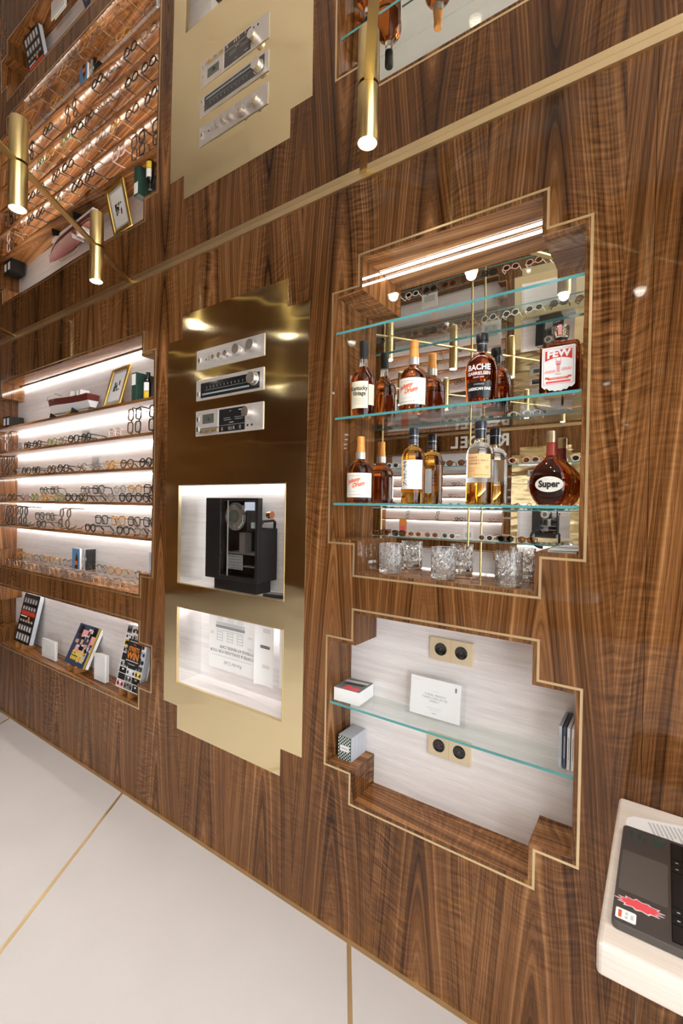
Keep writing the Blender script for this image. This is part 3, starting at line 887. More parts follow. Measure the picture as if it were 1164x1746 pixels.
ORDW = ['first', 'second', 'third', 'fourth', 'fifth', 'sixth', 'seventh', 'eighth', 'ninth', 'tenth', 'eleventh', 'twelfth', 'thirteenth', 'fourteenth', 'fifteenth', 'sixteenth', 'seventeenth', 'eighteenth', 'nineteenth', 'twentieth']
# rows: (X, style, shape, pose)   pose: s = standing, v = on end, b = back row on an acrylic riser
ROWS = [
 (1, [(-3.915, 'P', 's', 'v'), (-3.86, 'T', 's', 'v'), (-3.705, 'C', 'r', 's'), (-3.555, 'K', 'r', 's'), (-3.405, 'K', 'r', 's'), (-3.190, 'G', 'r', 's'), (-3.050, 'C', 'p', 's'), (-2.915, 'K', 'r', 's'), (-2.765, 'K', 'r', 's'),
      (-2.46, 'P', 's', 's'), (-2.325, 'T', 's', 'v'), (-2.255, 'K', 's', 'v'), (-2.135, 'K', 's', 'v')]),
 (2, [(-3.972, 'T', 's', 'v'), (-3.890, 'K', 's', 'v'), (-3.808, 'T', 's', 'v'), (-3.710, 'C', 'r', 's'), (-3.565, 'K', 'p', 's'), (-3.415, 'K', 'p', 's'), (-3.195, 'T', 'r', 's'), (-3.040, 'K', 'r', 's'), (-2.815, 'C', 'r', 's'),
      (-2.655, 'C', 'p', 's'), (-2.500, 'A', 'p', 's'), (-2.335, 'T', 'a', 's'), (-2.165, 'K', 'a', 's')]),
 (3, [(-3.945, 'C', 'p', 's'), (-3.790, 'T', 'p', 's'), (-3.580, 'C', 'r', 's'), (-3.430, 'G', 'p', 's'), (-3.285, 'A', 'p', 's'), (-3.080, 'G', 'p', 's'), (-2.935, 'K', 'r', 's'), (-2.790, 'T', 'p', 's'), (-2.530, 'C', 'p', 's'),
      (-2.345, 'K', 'p', 's'), (-2.190, 'K', 'p', 's'), (-3.440, 'K', 'p', 'b'), (-3.285, 'T', 's', 'b'), (-2.885, 'T', 'p', 'b'), (-2.730, 'K', 's', 'b'), (-2.500, 'C', 'p', 'b'), (-2.350, 'A', 'p', 'b'), (-2.200, 'K', 's', 'b')]),
 (4, [(-3.955, 'C', 's', 'v'), (-3.885, 'K', 's', 'v'), (-3.815, 'K', 's', 'v'), (-3.735, 'T', 'p', 'v'), (-3.660, 'K', 'p', 'v'), (-3.585, 'K', 'p', 'v'), (-3.330, 'K', 'p', 's'), (-3.075, 'T', 'r', 'v'), (-2.985, 'T', 'r', 'v'), (-2.705, 'K', 'p', 's'),
      (-2.365, 'K', 'p', 's'), (-2.195, 'C', 'p', 's'), (-3.495, 'K', 's', 'b'), (-3.340, 'T', 's', 'b'), (-2.690, 'K', 's', 'b'), (-2.510, 'A', 's', 'b'), (-2.355, 'K', 's', 'b'), (-2.205, 'K', 's', 'b')]),
]
all_eye = []
def riser(label, x0, x1, z, h=0.045, y0=0.072, y1=D - 0.004):
    t = thing('acrylic_riser', label, 'display riser', ((x0 + x1) / 2, (y0 + y1) / 2, z + 0.0003), 0, 'clear acrylic display risers')
    w, d = (x1 - x0) / 2, (y1 - y0) / 2
    MB().box(-w, w, -d, d, h - 0.003, h).build('deck', 'acrylic', t)
    for s_ in (-1, 1): MB().box(s_ * w - 0.0015, s_ * w + 0.0015, -d, d, 0, h - 0.003).build('side_panel', 'acrylic', t)
for si, row in ROWS:
    z = SHELF[si]
    for part, word in (('sv', ''), ('b', 'back-row ')):
        items = sorted([r for r in row if r[3] in part], key=lambda r: -r[0])
        for i, (x, st, sh, pose) in enumerate(items):
            m, ln, wire, cw = STY[st]
            lab = '%s %s eyeglasses, %s from right %son %s walnut shelf' % (cw, SHN[sh] if pose != 'v' else 'upright ' + SHN[sh], ORDW[i], 'in raised back row ' if word else '', SN[si])
            y = 0.024 if pose == 's' else 0.020
            zz = z + 0.0004
            if pose == 'b': y, zz = 0.080, z + 0.0457
            all_eye.append(eyewear(lab, SHN[sh], m, ln, (x, y, zz), radians(random.uniform(-6, 6)) if pose != 'v' else 0.0,
                                   'stand' if pose != 'v' else 'v', 'eyeglasses on the walnut shelves', wire, lean=radians(15) if pose == 'v' and si in (2, 4) else radians(4)))
            if pose == 'b': t = all_eye[-1]; t.scale = (1, 0.50, 1)
for si, a, b, w_ in ((3, -3.52, -3.20, 'leftmost'), (3, -2.97, -2.64, 'middle'), (3, -2.585, -2.085, 'rightmost'), (4, -3.575, -3.255, 'leftmost'), (4, -2.775, -2.60, 'middle'), (4, -2.59, -2.085, 'rightmost')):
    riser('%s clear acrylic riser on the %s walnut shelf' % (w_, SN[si]), a, b, SHELF[si])
# the crowded ledge at the bottom of the niche
xs = [-3.83 + 0.137 * i for i in range(12)]
for i, x in enumerate(xs[::-1]):
    eyewear('%s eyeglasses in front row of the niche ledge, %s from right' % (('gold wire', 'clear')[i % 2], ORDW[i]), ('round', 'panto', 'aviator')[i % 3], ('wire_gold', 'frame_clear')[i % 2], 'lens_clear',
            (x, 0.022, NB + 0.0004), radians(random.uniform(-4, 4)), 'stand', 'eyeglasses on the niche ledge', i % 2 == 0)
riser('long clear acrylic riser along the niche ledge', -3.90, -2.20, NB, 0.05, 0.075)
for i, x in enumerate([q + 0.05 for q in xs[::-1]]):
    if x > -2.26: continue
    t = eyewear('%s eyeglasses raised in back row of the niche ledge, %s from right' % (('clear', 'gold wire', 'amber')[i % 3], ORDW[i]), ('panto', 'aviator', 'round')[i % 3], ('frame_clear', 'wire_gold', 'acetate_amber')[i % 3], 'lens_clear',
                (x, 0.084, NB + 0.0507), radians(random.uniform(-8, 8)), 'stand', 'eyeglasses on the niche ledge', i % 3 == 1)
    t.scale = (1, 0.42, 1)

# ------------------------------------------------------------------ bottle niche: glass shelves, light, bottles, tumblers
UX0, UX1 = NR_U[0] + T + 0.0012, NR_U[3] - T - 0.0012
def glass_shelf(z, label, x0=UX0, x1=UX1, y0=0.004, y1=D - 0.001, group='glass shelves', th=0.008):
    t = thing('glass_shelf', label, 'shelf', ((x0 + x1) / 2, (y0 + y1) / 2, z - th), 0, group)
    w, d = (x1 - x0) / 2, (y1 - y0) / 2
    MB().box(-w, w, -d, d, 0.0002, th).build('pane', 'shelf_glass', t)
    MB().box(-w, w, -d - 0.0006, -d, 0.0, th).build('front_edge', 'glass_edge', t)
    return t
for z, w_ in ((2.119, 'empty top glass shelf of the bottle niche'), (1.818, 'middle glass shelf of the bottle niche'), (1.515, 'lowest glass shelf of the bottle niche')):
    glass_shelf(z, w_)
t = thing('light_strip', 'white light strip at the top of the bottle niche', 'light', ((NR_U[1] + NR_U[2]) / 2, D - 0.021, NR_U[7] - T - 0.0036))
h = (NR_U[2] - NR_U[1]) / 2 - T - 0.003
MB().box(-h, h, -0.008, 0.008, 0.0012, 0.0034).build('profile', 'silver', t)
MB().box(-h, h, -0.0075, 0.0075, 0.0, 0.0012).build('diffuser', 'led_bottle', t)

def arc_label(r, z0, z1, th0, th1, parent, m, name='label', off=0.0007, sy=1.0, n=18):
    q = MB()
    for z in (z0, z1):
        q.v += [((r + off) * sin(th0 + (th1 - th0) * i / n), -(r + off) * cos(th0 + (th1 - th0) * i / n) * sy, z) for i in range(n + 1)]
    q.f = [(i, i + 1, n + 2 + i, n + 1 + i) for i in range(n)]
    return q.build(name, m, parent, 'all')
def curve_fn(r, off=0.0011):
    def curved(u, v): return ((r + off) * sin(u / r), -(r + off) * cos(u / r), v)
    return curved
def bottle(name, label, x, z, body, liq, neck, cap, cap_m, cap_rings=(), y=0.066, rz=0.0):
    """profiles: body = liquid-filled glass, neck = clear glass, cap"""
    t = thing(name, label, 'bottle', (x, y, z + 0.0004), rz, 'whiskey bottles')
    MB().lathe(body, 44).build('body', liq, t, True)
    if neck: MB().lathe(neck, 36).build('neck', 'glass', t, True)
    c = MB().lathe(cap, 32).build('cap', cap_m, t, True)
    for r, z0, z1, m in cap_rings: MB().lathe([(r, z0), (r, z1)], 32).build('cap_ring', m, c, True)
    return t
# Kentucky Vintage
t = bottle('whiskey_bottle', 'bourbon bottle with black wax top and cream Kentucky Vintage label', -0.891, 1.818,
           [(0.030, 0), (0.041, 0.004), (0.0455, 0.05), (0.0465, 0.12), (0.0455, 0.138), (0.037, 0.156), (0.021, 0.172), (0.0165, 0.182)], 'whiskey_dark',
           [(0.0160, 0.1822), (0.0142, 0.20), (0.0138, 0.226)], [(0.0150, 0.214), (0.0155, 0.218), (0.0152, 0.245), (0.0160, 0.250), (0.0160, 0.270), (0.0140, 0.2735)], 'black_matte', rz=0.28)
R_ = 0.0462
arc_label(R_, 0.028, 0.122, -0.80, 0.62, t, 'cream_label')
arc_label(R_, 0.040, 0.112, 0.66, 1.18, t, 'cream_label', 'side_label')
text('Kentucky', 0.021, cyl_fn(R_ + 0.0012, 0.097, -0.10), 'ink', parent=t, sx=0.80, bold=0.0006)
text('Vintage', 0.021, cyl_fn(R_ + 0.0012, 0.079, -0.08), 'ink', parent=t, sx=0.80, bold=0.0006)
decal('fine_print', [(-0.026, 0.020, 0.060 - k * 0.006, 0.0612 - k * 0.006) for k in range(4)] + [(0.034, 0.050, 0.102 - k * 0.006, 0.1028 - k * 0.006) for k in range(9)], curve_fn(R_), 'grey_ink', t)
# two Johnny Drum
def johnny(label, x, z, rz):
    t = bottle('whiskey_bottle', label, x, z,
               [(0.034, 0), (0.044, 0.004), (0.0475, 0.016), (0.0475, 0.108), (0.044, 0.125), (0.033, 0.141), (0.020, 0.151), (0.0175, 0.157)], 'whiskey_dark',
               [(0.0172, 0.1572), (0.0172, 0.178), (0.0152, 0.19)], [(0.0166, 0.181), (0.0145, 0.205), (0.0138, 0.213), (0.0142, 0.214), (0.0142, 0.236), (0.0125, 0.2385)], 'copper_foil', [(0.0146, 0.2125, 0.2145, 'orange')], rz=rz)
    arc_label(0.0172, 0.1575, 0.181, -pi, pi, t, 'silver', 'neck_band', 0.0006)
    arc_label(0.0475, 0.020, 0.106, -1.15, 1.15, t, 'white_label')
    text('Johnny', 0.0205, lambda u, v: cyl_fn(0.0487, 0.079 + 0.22 * u, -0.36)(u, v), 'orange_red', parent=t, sx=0.85, shear=0.35, bold=0.0009)
    text('Drum', 0.0205, lambda u, v: cyl_fn(0.0487, 0.065 + 0.22 * u, 0.02)(u, v), 'orange_red', parent=t, sx=0.9, shear=0.35, bold=0.0009)
    decal('fine_print', [(0.028, 0.048, 0.098 - k * 0.006, 0.0988 - k * 0.006) for k in range(12)] + [(-0.042, 0.018, 0.028, 0.0295), (-0.036, 0.012, 0.040, 0.0408), (-0.036, 0.012, 0.095, 0.0962)], curve_fn(0.0475), 'grey_ink', t)
    return t
johnny('bourbon bottle with copper foil neck and white Johnny Drum label, middle shelf', -0.694, 1.818, 0.22)
johnny('bourbon bottle with copper foil neck and white Johnny Drum label, lowest shelf', -0.898, 1.515, 0.38)
# Bache Gabrielsen
t = bottle('cognac_bottle', 'dark cognac bottle with black stopper lettered BACHE GABRIELSEN', -0.466, 1.818,
           [(0.040, 0), (0.0425, 0.003), (0.0435, 0.012), (0.0485, 0.085), (0.0490, 0.105), (0.0455, 0.124), (0.035, 0.141), (0.022, 0.150), (0.0165, 0.156)], 'whiskey_red',
           [(0.0160, 0.1562), (0.0150, 0.166)], [(0.0158, 0.164), (0.0158, 0.192), (0.0185, 0.193), (0.0185, 0.213), (0.0165, 0.216)], 'black', rz=0.16)
text('BACHE', 0.0225, cyl_fn(0.0500, 0.103, -0.02), 'white', parent=t, sx=0.98, bold=0.0007)
text('GABRIELSEN', 0.0135, cyl_fn(0.0498, 0.085, -0.02), 'white', parent=t, sx=0.92, bold=0.0003)
text('SINCE 1905', 0.0065, cyl_fn(0.0495, 0.074, -0.02), 'white', parent=t)
def tap(a): return lambda u, v: ((0.0435 + (v - 0.012) * 0.0685 + 0.0012) * sin(u / 0.046 + a), -(0.0435 + (v - 0.012) * 0.0685 + 0.0012) * cos(u / 0.046 + a), v)
q = MB()
n = 20
for v in (0.014, 0.062): q.v += [tap(0)(-0.036 + 0.072 * i / n, v) for i in range(n + 1)]
q.f = [(i, i + 1, n + 2 + i, n + 1 + i) for i in range(n)]
q.build('label', 'black', t, 'all')
fb = lambda u, v: (tap(0)(u, v)[0] * 1.012, tap(0)(u, v)[1] * 1.012, v)
text('COGNAC', 0.0060, lambda u, v: fb(u, 0.0535 + v), 'white', parent=t, space=1.2)
text('AMERICAN OAK', 0.0110, lambda u, v: fb(u, 0.0400 + v), 'white', parent=t, sx=0.85, bold=0.0005)
decal('fine_print', [(-0.030 + 0.0 * k, -0.002, 0.030 - k * 0.0055, 0.0308 - k * 0.0055) for k in range(3)] + [(0.0, 0.028, 0.030 - k * 0.0055, 0.0308 - k * 0.0055) for k in range(3)], fb, 'red', t)
MB().lathe([(0.0161, 0.174), (0.0161, 0.186)], 28, cap0=False, cap1=False).build('cap_band', 'navy_cap', t, True)
text('AMERICAN OAK', 0.0042, cyl_fn(0.0164, 0.183, 0.35), 'white', parent=t)
# FEW
t = thing('whiskey_bottle', 'square whiskey bottle with red and white FEW label', 'bottle', (-0.245, 0.066, 1.8184), 0, 'whiskey bottles')
q = MB()
def rrect(w, d, r, k=5):
    out = []
    for cx_, cy_, a0 in ((w - r, d - r, 0), (-w + r, d - r, 90), (-w + r, -d + r, 180), (w - r, -d + r, 270)):
        out += [(cx_ + r * cos(radians(a0 + 90 * i / k)), cy_ + r * sin(radians(a0 + 90 * i / k))) for i in range(k + 1)]
    return out
secs = [(0.044, 0.027, 0.010, 0.0), (0.0485, 0.031, 0.010, 0.003), (0.050, 0.032, 0.009, 0.012), (0.050, 0.032, 0.009, 0.136), (0.046, 0.028, 0.010, 0.1435), (0.020, 0.018, 0.017, 0.1480)]
n = 24
for w, d, r, z in secs: q.v += [(a, b, z) for a, b in rrect(w, d, r)]
for k in range(len(secs) - 1):
    for i in range(n): q.f.append((k * n + i, k * n + (i + 1) % n, (k + 1) * n + (i + 1) % n, (k + 1) * n + i))
q.f += [tuple(reversed(range(n))), tuple(range((len(secs) - 1) * n, len(secs) * n))]
q.build('body', 'whiskey_red', t, True)
MB().lathe([(0.0165, 0.1482), (0.0165, 0.158), (0.014, 0.160)], 32).build('neck', 'glass', t, True)
MB().lathe([(0.0185, 0.1605), (0.0205, 0.163), (0.0210, 0.190), (0.0190, 0.194), (0.0040, 0.1945)], 32).build('stopper', 'glass', t, True)
MB().lathe([(0.0170, 0.1600), (0.0172, 0.1615)], 32).build('collar', 'silver', t, True)
q = MB()
out = [(-0.040, 0.022), (-0.034, 0.0165), (-0.028, 0.0185), (-0.022, 0.0115), (-0.014, 0.0125), (-0.008, 0.0085), (0.0, 0.0105), (0.008, 0.0085), (0.014, 0.0125), (0.022, 0.0115), (0.028, 0.0185), (0.034, 0.0165), (0.040, 0.022), (0.042, 0.025), (0.042, 0.127), (0.040, 0.130), (-0.040, 0.130), (-0.042, 0.127), (-0.042, 0.025)]
q.prism(out, lambda u, v, h: (u, -0.0322 - h, v), 0.0, 0.0006).build('label', 'white', t)
lf = lambda u, v: (u, -0.0331, v)
frm = [(-0.0375, -0.0367, 0.028, 0.125), (0.0367, 0.0375, 0.028, 0.125), (-0.0375, 0.0375, 0.1242, 0.125), (-0.0375, 0.0375, 0.028, 0.0288)]
decal('label_border', frm, lf, 'red', t)
q = MB()
n = 14
for i in range(n + 1):
    u = -0.034 + 0.068 * i / n
    q.v += [lf(u, 0.1205), lf(u, 0.1000 - 0.008 * (u / 0.034) ** 2)]
q.f = [(2 * i, 2 * i + 1, 2 * i + 3, 2 * i + 2) for i in range(n)]
q.build('banner', 'red', t)
text('FEW', 0.026, lambda u, v: (u, -0.0336, 0.1110 + v - 0.0035 * (u / 0.03) ** 2), 'white', parent=t, sx=1.12, bold=0.0012)
text('SPIRITS', 0.0048, plane_fn(0, -0.0334, 0.0545), 'red', parent=t)
decal('hand_drawing', [(-0.004, 0.004, 0.060, 0.082), (-0.0065, 0.0065, 0.080, 0.090), (-0.0068, -0.0052, 0.090, 0.098), (-0.003, -0.0014, 0.090, 0.093), (0.0052, 0.0068, 0.090, 0.098)], lf, 'pink', t)
decal('landscape_drawing', [(-0.034 + i * 0.0028, -0.0318 + i * 0.0028, 0.060, 0.064 + 0.004 * abs(sin(i * 1.7))) for i in range(10)] + [(0.008 + i * 0.0028, 0.0102 + i * 0.0028, 0.063, 0.068 + 0.004 * abs(sin(i * 1.3))) for i in range(9)], lf, 'pink', t)
decal('ribbon', [(-0.033, -0.024, 0.043, 0.049), (-0.026, 0.026, 0.0405, 0.0465), (0.024, 0.033, 0.043, 0.049)], lf, 'orange_red', t)
decal('lower_band', [(-0.031, 0.031, 0.0315, 0.0368)], lf, 'pink_red', t)
text('STRAIGHT WHISKEY', 0.0044, plane_fn(0, -0.0335, 0.0436), 'white', parent=t)
decal('neck_strip', [(-0.0045, 0.0045, 0.165, 0.192)], lambda u, v: (u, -0.0215, v), 'pink', t)
# Taketsuru
t = bottle('whisky_bottle', 'whisky bottle with white calligraphy label and navy cap', -0.689, 1.515,
           [(0.034, 0), (0.0375, 0.003), (0.0390, 0.010), (0.0390, 0.150), (0.0365, 0.168), (0.029, 0.181), (0.0175, 0.189), (0.0160, 0.196)], 'whiskey_gold',
           [(0.0156, 0.1962), (0.0154, 0.205)], [(0.0162, 0.194), (0.0158, 0.225), (0.0160, 0.2265), (0.0160, 0.249), (0.0148, 0.2515)], 'navy_cap',
           [(0.0163, 0.2245, 0.2262, 'silver'), (0.0164, 0.1965, 0.1975, 'silver'), (0.0163, 0.210, 0.2108, 'silver'), (0.0163, 0.204, 0.2048, 'silver')], rz=0.40)
arc_label(0.0390, 0.048, 0.143, -1.05, 0.86, t, 'white')
arc_label(0.0390, 0.040, 0.125, 2.3, 4.0, t, 'white', 'back_label')
fn = curve_fn(0.0390, 0.0012)
brush = MB()
for (u0, v0, u1, v1, w) in ((-0.034, 0.134, -0.020, 0.138, .0022), (-0.026, 0.140, -0.030, 0.118, .0018), (-0.035, 0.124, -0.019, 0.127, .0016), (-0.024, 0.126, -0.034, 0.108, .0016), (-0.033, 0.112, -0.020, 0.104, .0018), (-0.028, 0.100, -0.027, 0.074, .0020), (-0.036, 0.094, -0.020, 0.097, .0018), (-0.034, 0.084, -0.020, 0.086, .0015), (-0.035, 0.070, -0.020, 0.074, .002), (-0.028, 0.070, -0.034, 0.056, .0016), (-0.026, 0.068, -0.018, 0.058, .0018)):
    du, dv = u1 - u0, v1 - v0
    L_ = math.hypot(du, dv)
    nx, ny = -dv / L_ * w * 0.95, du / L_ * w * 0.95
    brush.quad(fn(u0 - nx, v0 - ny), fn(u1 - nx * .4, v1 - ny * .4), fn(u1 + nx * .4, v1 + ny * .4), fn(u0 + nx, v0 + ny))
brush.build('calligraphy', 'ink', t)['kind'] = 'stuff'
text('TAKETSURU', 0.0058, cyl_fn(0.0402, 0.108, 0.24), 'grey_ink', parent=t, space=1.25)
text('PURE MALT', 0.0055, cyl_fn(0.0402, 0.100, 0.22), 'grey_ink', parent=t, space=1.25)
text('NIKKA', 0.0045, cyl_fn(0.0402, 0.116, 0.18), 'grey_ink', parent=t, space=1.3)
# Coffey malt
t = bottle('whisky_bottle', 'half-full whisky bottle with orange COFFEY MALT label', -0.465, 1.515,
           [(0.036, 0), (0.0400, 0.003), (0.0415, 0.010), (0.0415, 0.066)], 'whiskey_gold',
           [(0.0414, 0.0662), (0.0415, 0.150), (0.0390, 0.168), (0.0310, 0.181), (0.0185, 0.189), (0.0165, 0.200)], [(0.0168, 0.197), (0.0168, 0.226), (0.0182, 0.228), (0.0182, 0.250), (0.0170, 0.253)], 'navy_cap',
           [(0.0171, 0.1975, 0.200, 'gilt'), (0.0184, 0.2275, 0.2295, 'silver')], rz=0.30)
arc_label(0.0415, 0.080, 0.151, -1.0, 0.80, t, 'orange_label')
arc_label(0.0415, 0.070, 0.140, 2.4, 3.9, t, 'white', 'back_label')
for k, (s_, a) in enumerate((('NIKKA', -0.50), ('COFFEY MALT', -0.10), ('WHISKY', -0.42))):
    text(s_, 0.0078, cyl_fn(0.0427, 0.1400 - k * 0.0092, a), 'ink', parent=t, space=1.25)
decal('fine_print', [(-0.040, 0.004, 0.108, 0.1088), (-0.034, -0.014, 0.100, 0.1008), (-0.018, 0.028, 0.088, 0.0892)], curve_fn(0.0415), 'stand_wood', t)
text('O', 0.013, cyl_fn(0.0427, 0.110, 0.50), 'stand_wood', name='round_seal', parent=t)
# Super
t = thing('whisky_bottle', 'round flask whisky bottle with oval label reading Super', 'bottle', (-0.262, 0.066, 1.5154), 0, 'whiskey bottles')
MB().lathe([(0.030, 0), (0.036, 0.002), (0.047, 0.016), (0.056, 0.035), (0.060, 0.056), (0.058, 0.078), (0.050, 0.099), (0.036, 0.117), (0.022, 0.129), (0.0155, 0.137), (0.0148, 0.146)], 48, (0, 0), 0.60).build('body', 'whiskey_dark', t, True)
MB().lathe([(0.0162, 0.140), (0.0165, 0.145), (0.0148, 0.149), (0.0142, 0.176)], 32).build('neck_foil', 'maroon_foil', t, True)
MB().lathe([(0.0146, 0.1762), (0.0148, 0.203), (0.0140, 0.2075), (0.0110, 0.2085)], 32).build('cap', 'gold_foil', t, True)
def flask(u, v, off=0.0012):
    prof = [(0.030, 0), (0.047, 0.016), (0.056, 0.035), (0.060, 0.056), (0.058, 0.078), (0.050, 0.099), (0.036, 0.117)]
    for (r0, z0), (r1, z1) in zip(prof[:-1], prof[1:]):
        if z0 <= v <= z1: r = r0 + (r1 - r0) * (v - z0) / (z1 - z0)
    k = math.sqrt(max(0.0, 1 - (u / (r + 0.001)) ** 2))
    return (u, -(r * 0.60) * k - off, v)
q = MB()
rings = 6
for k in range(rings + 1):
    for i in range(36):
        th = 2 * pi * i / 36
        q.v.append(flask(0.0365 * k / rings * cos(th), 0.058 + 0.0215 * k / rings * sin(th), 0.0014))
for k in range(rings):
    for i in range(36): q.f.append((k * 36 + i, k * 36 + (i + 1) % 36, (k + 1) * 36 + (i + 1) % 36, (k + 1) * 36 + i))
q.build('label', 'white_label', t, 'all')
text('Super', 0.025, lambda u, v: flask(u, 0.058 + v, 0.0024), 'ink', parent=t, sx=0.92, bold=0.0011)
decal('fine_print', [(-0.012, 0.014, 0.0725, 0.0735), (-0.010, 0.014, 0.0695, 0.0705), (-0.012, 0.012, 0.0425, 0.0432)], lambda u, v: flask(u, v, 0.0022), 'light_ink', t)

# tumblers with cut facets
def tumbler(label, x, rz):
    t = thing('whiskey_tumbler', label, 'glass', (x, 0.058, NR_U[4] + T + 0.0003), rz, 'cut crystal tumblers')
    n, rows = 36, [(0.0355, 0.0), (0.0385, 0.004), (0.0388, 0.012)]
    q = MB()
    prof = [(0.034, 0, 0), (0.0375, 0.003, 0), (0.0385, 0.012, .3)] + [(0.0385, 0.012 + 0.0095 * k, 1.0) for k in range(1, 8)] + [(0.0388, 0.086, 0.2), (0.0388, 0.100, 0.0)]
    for k, (r, z, c) in enumerate(prof):
        for i in range(n):
            cut = c * 0.0022 * ((i + (k % 2) * 1.5) % 3 == 0) + c * 0.0010 * ((2 * i + k) % 5 == 0)
            q.v.append(((r - cut) * cos(2 * pi * i / n), (r - cut) * sin(2 * pi * i / n), z))
    inner = [(0.0372, 0.100), (0.0365, 0.030), (0.030, 0.017), (0.002, 0.015)]
    for r, z in inner: q.v += [(r * cos(2 * pi * i / n), r * sin(2 * pi * i / n), z) for i in range(n)]
    m_ = len(prof) + len(inner)
    for k in range(m_ - 1):
        for i in range(n): q.f.append((k * n + i, k * n + (i + 1) % n, (k + 1) * n + (i + 1) % n, (k + 1) * n + i))
    q.f += [tuple(reversed(range(n))), tuple(range((m_ - 1) * n, m_ * n))]
    q.build('crystal', 'crystal', t, False)
for i, x in enumerate((-0.765, -0.574, -0.371)):
    tumbler('%s cut crystal tumbler on the bottle niche floor' % ('left', 'middle', 'right')[i], x, 0.2 * i)
for i, (dx, dy, dz, m) in enumerate(((0, 0, 0, 'paper'), (-0.004, 0.002, 0.0022, 'mid_grey'), (0.003, -0.002, 0.0044, 'paper_shade'))):
    t = thing('magazine', '%s thin magazine on the right step of the bottle niche' % ('lowest', 'middle', 'topmost')[i], 'magazine', (-0.226 + dx, 0.084 + dy, NR_U[5] + T + 0.0003 + dz), radians(4 * i), 'magazines on the niche step')
    MB().box(-0.036, 0.036, -0.046, 0.046, 0, 0.0016).build('pages', m, t)
    MB().box(-0.036, 0.036, -0.046, 0.046, 0.0016, 0.0020).build('cover', 'paper', t)

# ------------------------------------------------------------------ lower right niche
glass_shelf(0.806, 'single glass shelf across the lower right niche')
SH = 0.806
def socket(label, z):
    t = thing('double_socket', label, 'socket', (-0.5715, D - 0.0002, z), 0, 'brass double sockets')
    bevel(MB().box(-0.0745, 0.0745, -0.009, 0, -0.038, 0.038).build('plate', 'brass_satin', t), 0.001)
    MB().box(-0.0004, 0.0004, -0.0094, -0.009, -0.038, 0.038).build('joint', 'gilt', t)
    for x in (-0.0355, 0.0355):
        q = MB()
        n = 32
        prof = [(0.0212, -0.0090), (0.0208, -0.0108), (0.0192, -0.0112), (0.0165, -0.0100), (0.0100, -0.0094), (0.001, -0.0092)]
        for r, y in prof: q.v += [(x + r * cos(2 * pi * i / n), y, r * sin(2 * pi * i / n)) for i in range(n)]
        for k in range(len(prof) - 1):
            for i in range(n): q.f.append((k * n + i, k * n + (i + 1) % n, (k + 1) * n + (i + 1) % n, (k + 1) * n + i))
        o = q.build('socket_insert', 'black_gloss', t, True)
        for dx in (-0.0085, 0.0085): MB().cyl((x + dx, -0.0092, 0), (x + dx, -0.0101, 0), 0.0026, None, 10).build('pin_hole', 'ink', o)
socket('brass double socket near the top of the lower right niche', 1.029)
socket('brass double socket below the glass shelf of the lower niche', 0.703)
t = thing('acrylic_sign', 'white quotation card in a clear acrylic stand on the glass shelf', 'sign', (-0.608, 0.085, SH + 0.0003), 0)
t.rotation_euler = (radians(-5), 0, 0)
MB().box(-0.104, 0.104, -0.002, 0.0, 0.0, 0.140).build('front_pane', 'acrylic', t)
MB().box(-0.104, 0.104, 0.003, 0.005, 0.0, 0.140).build('rear_pane', 'acrylic', t)
MB().box(-0.104, 0.104, 0.005, 0.045, 0.0, 0.002).build('foot', 'acrylic', t)
c = MB().box(-0.088, 0.088, 0.0008, 0.0018, 0.006, 0.130).build('card', 'paper', t)
for s_, z, sz, m in (('"A REAL MENSCH', 0.078, 0.0098, 'grey_ink'), ('TAKES CARE OF HIS', 0.068, 0.0098, 'grey_ink'), ('FAMILY"', 0.058, 0.0098, 'grey_ink')):
    text(s_, sz, plane_fn(0.0, 0.0005, z), m, parent=c)
decal('fine_print', [(-0.012, 0.014, 0.090, 0.0908), (-0.026, 0.026, 0.036, 0.0370), (-0.020, 0.020, 0.029, 0.0298), (-0.007, 0.007, 0.019, 0.0218), (-0.078, -0.052, 0.1185, 0.1192)], lambda u, v: (u, 0.0005, v), 'light_ink', c)
decal('logo', [(0.068, 0.074, 0.104 + k * 0.0035, 0.1065 + k * 0.0035) for k in range(4)], lambda u, v: (u, 0.0005, v), 'ink', c)
t = thing('picture_book', 'thick white block with red and black picture cover on the glass shelf', 'book', (-0.917, 0.072, SH + 0.0003), radians(3))
MB().box(-0.050, 0.054, -0.050, 0.056, 0, 0.046).build('pages', 'white', t)
cv = MB().box(-0.050, 0.054, -0.050, 0.056, 0.046, 0.0475).build('cover', 'mid_grey', t)
fz = lambda u, v: (u, v, 0.0478)
q = MB(); q.v = [fz(u, v) for u, v in ((-0.020, -0.044), (0.040, -0.048), (0.050, -0.030), (0.030, -0.018), (0.012, -0.022), (0.0, -0.010), (-0.016, -0.014))]; q.f = [tuple(range(7))]
q.build('red_motif', 'pink_red', cv)
q = MB(); q.v = [fz(u, v) for u, v in ((-0.040, -0.006), (0.040, 0.004), (0.044, 0.018), (-0.030, 0.008))]; q.f = [(0, 1, 2, 3)]; q.build('dark_motif', 'ink', cv)
q = MB(); q.v = [fz(u, v) for u, v in ((-0.045, 0.018), (0.046, 0.026), (0.048, 0.040), (-0.045, 0.034))]; q.f = [(0, 1, 2, 3)]; q.build('pale_motif', 'paper_shade', cv)
ledge = NR_L[5] + T
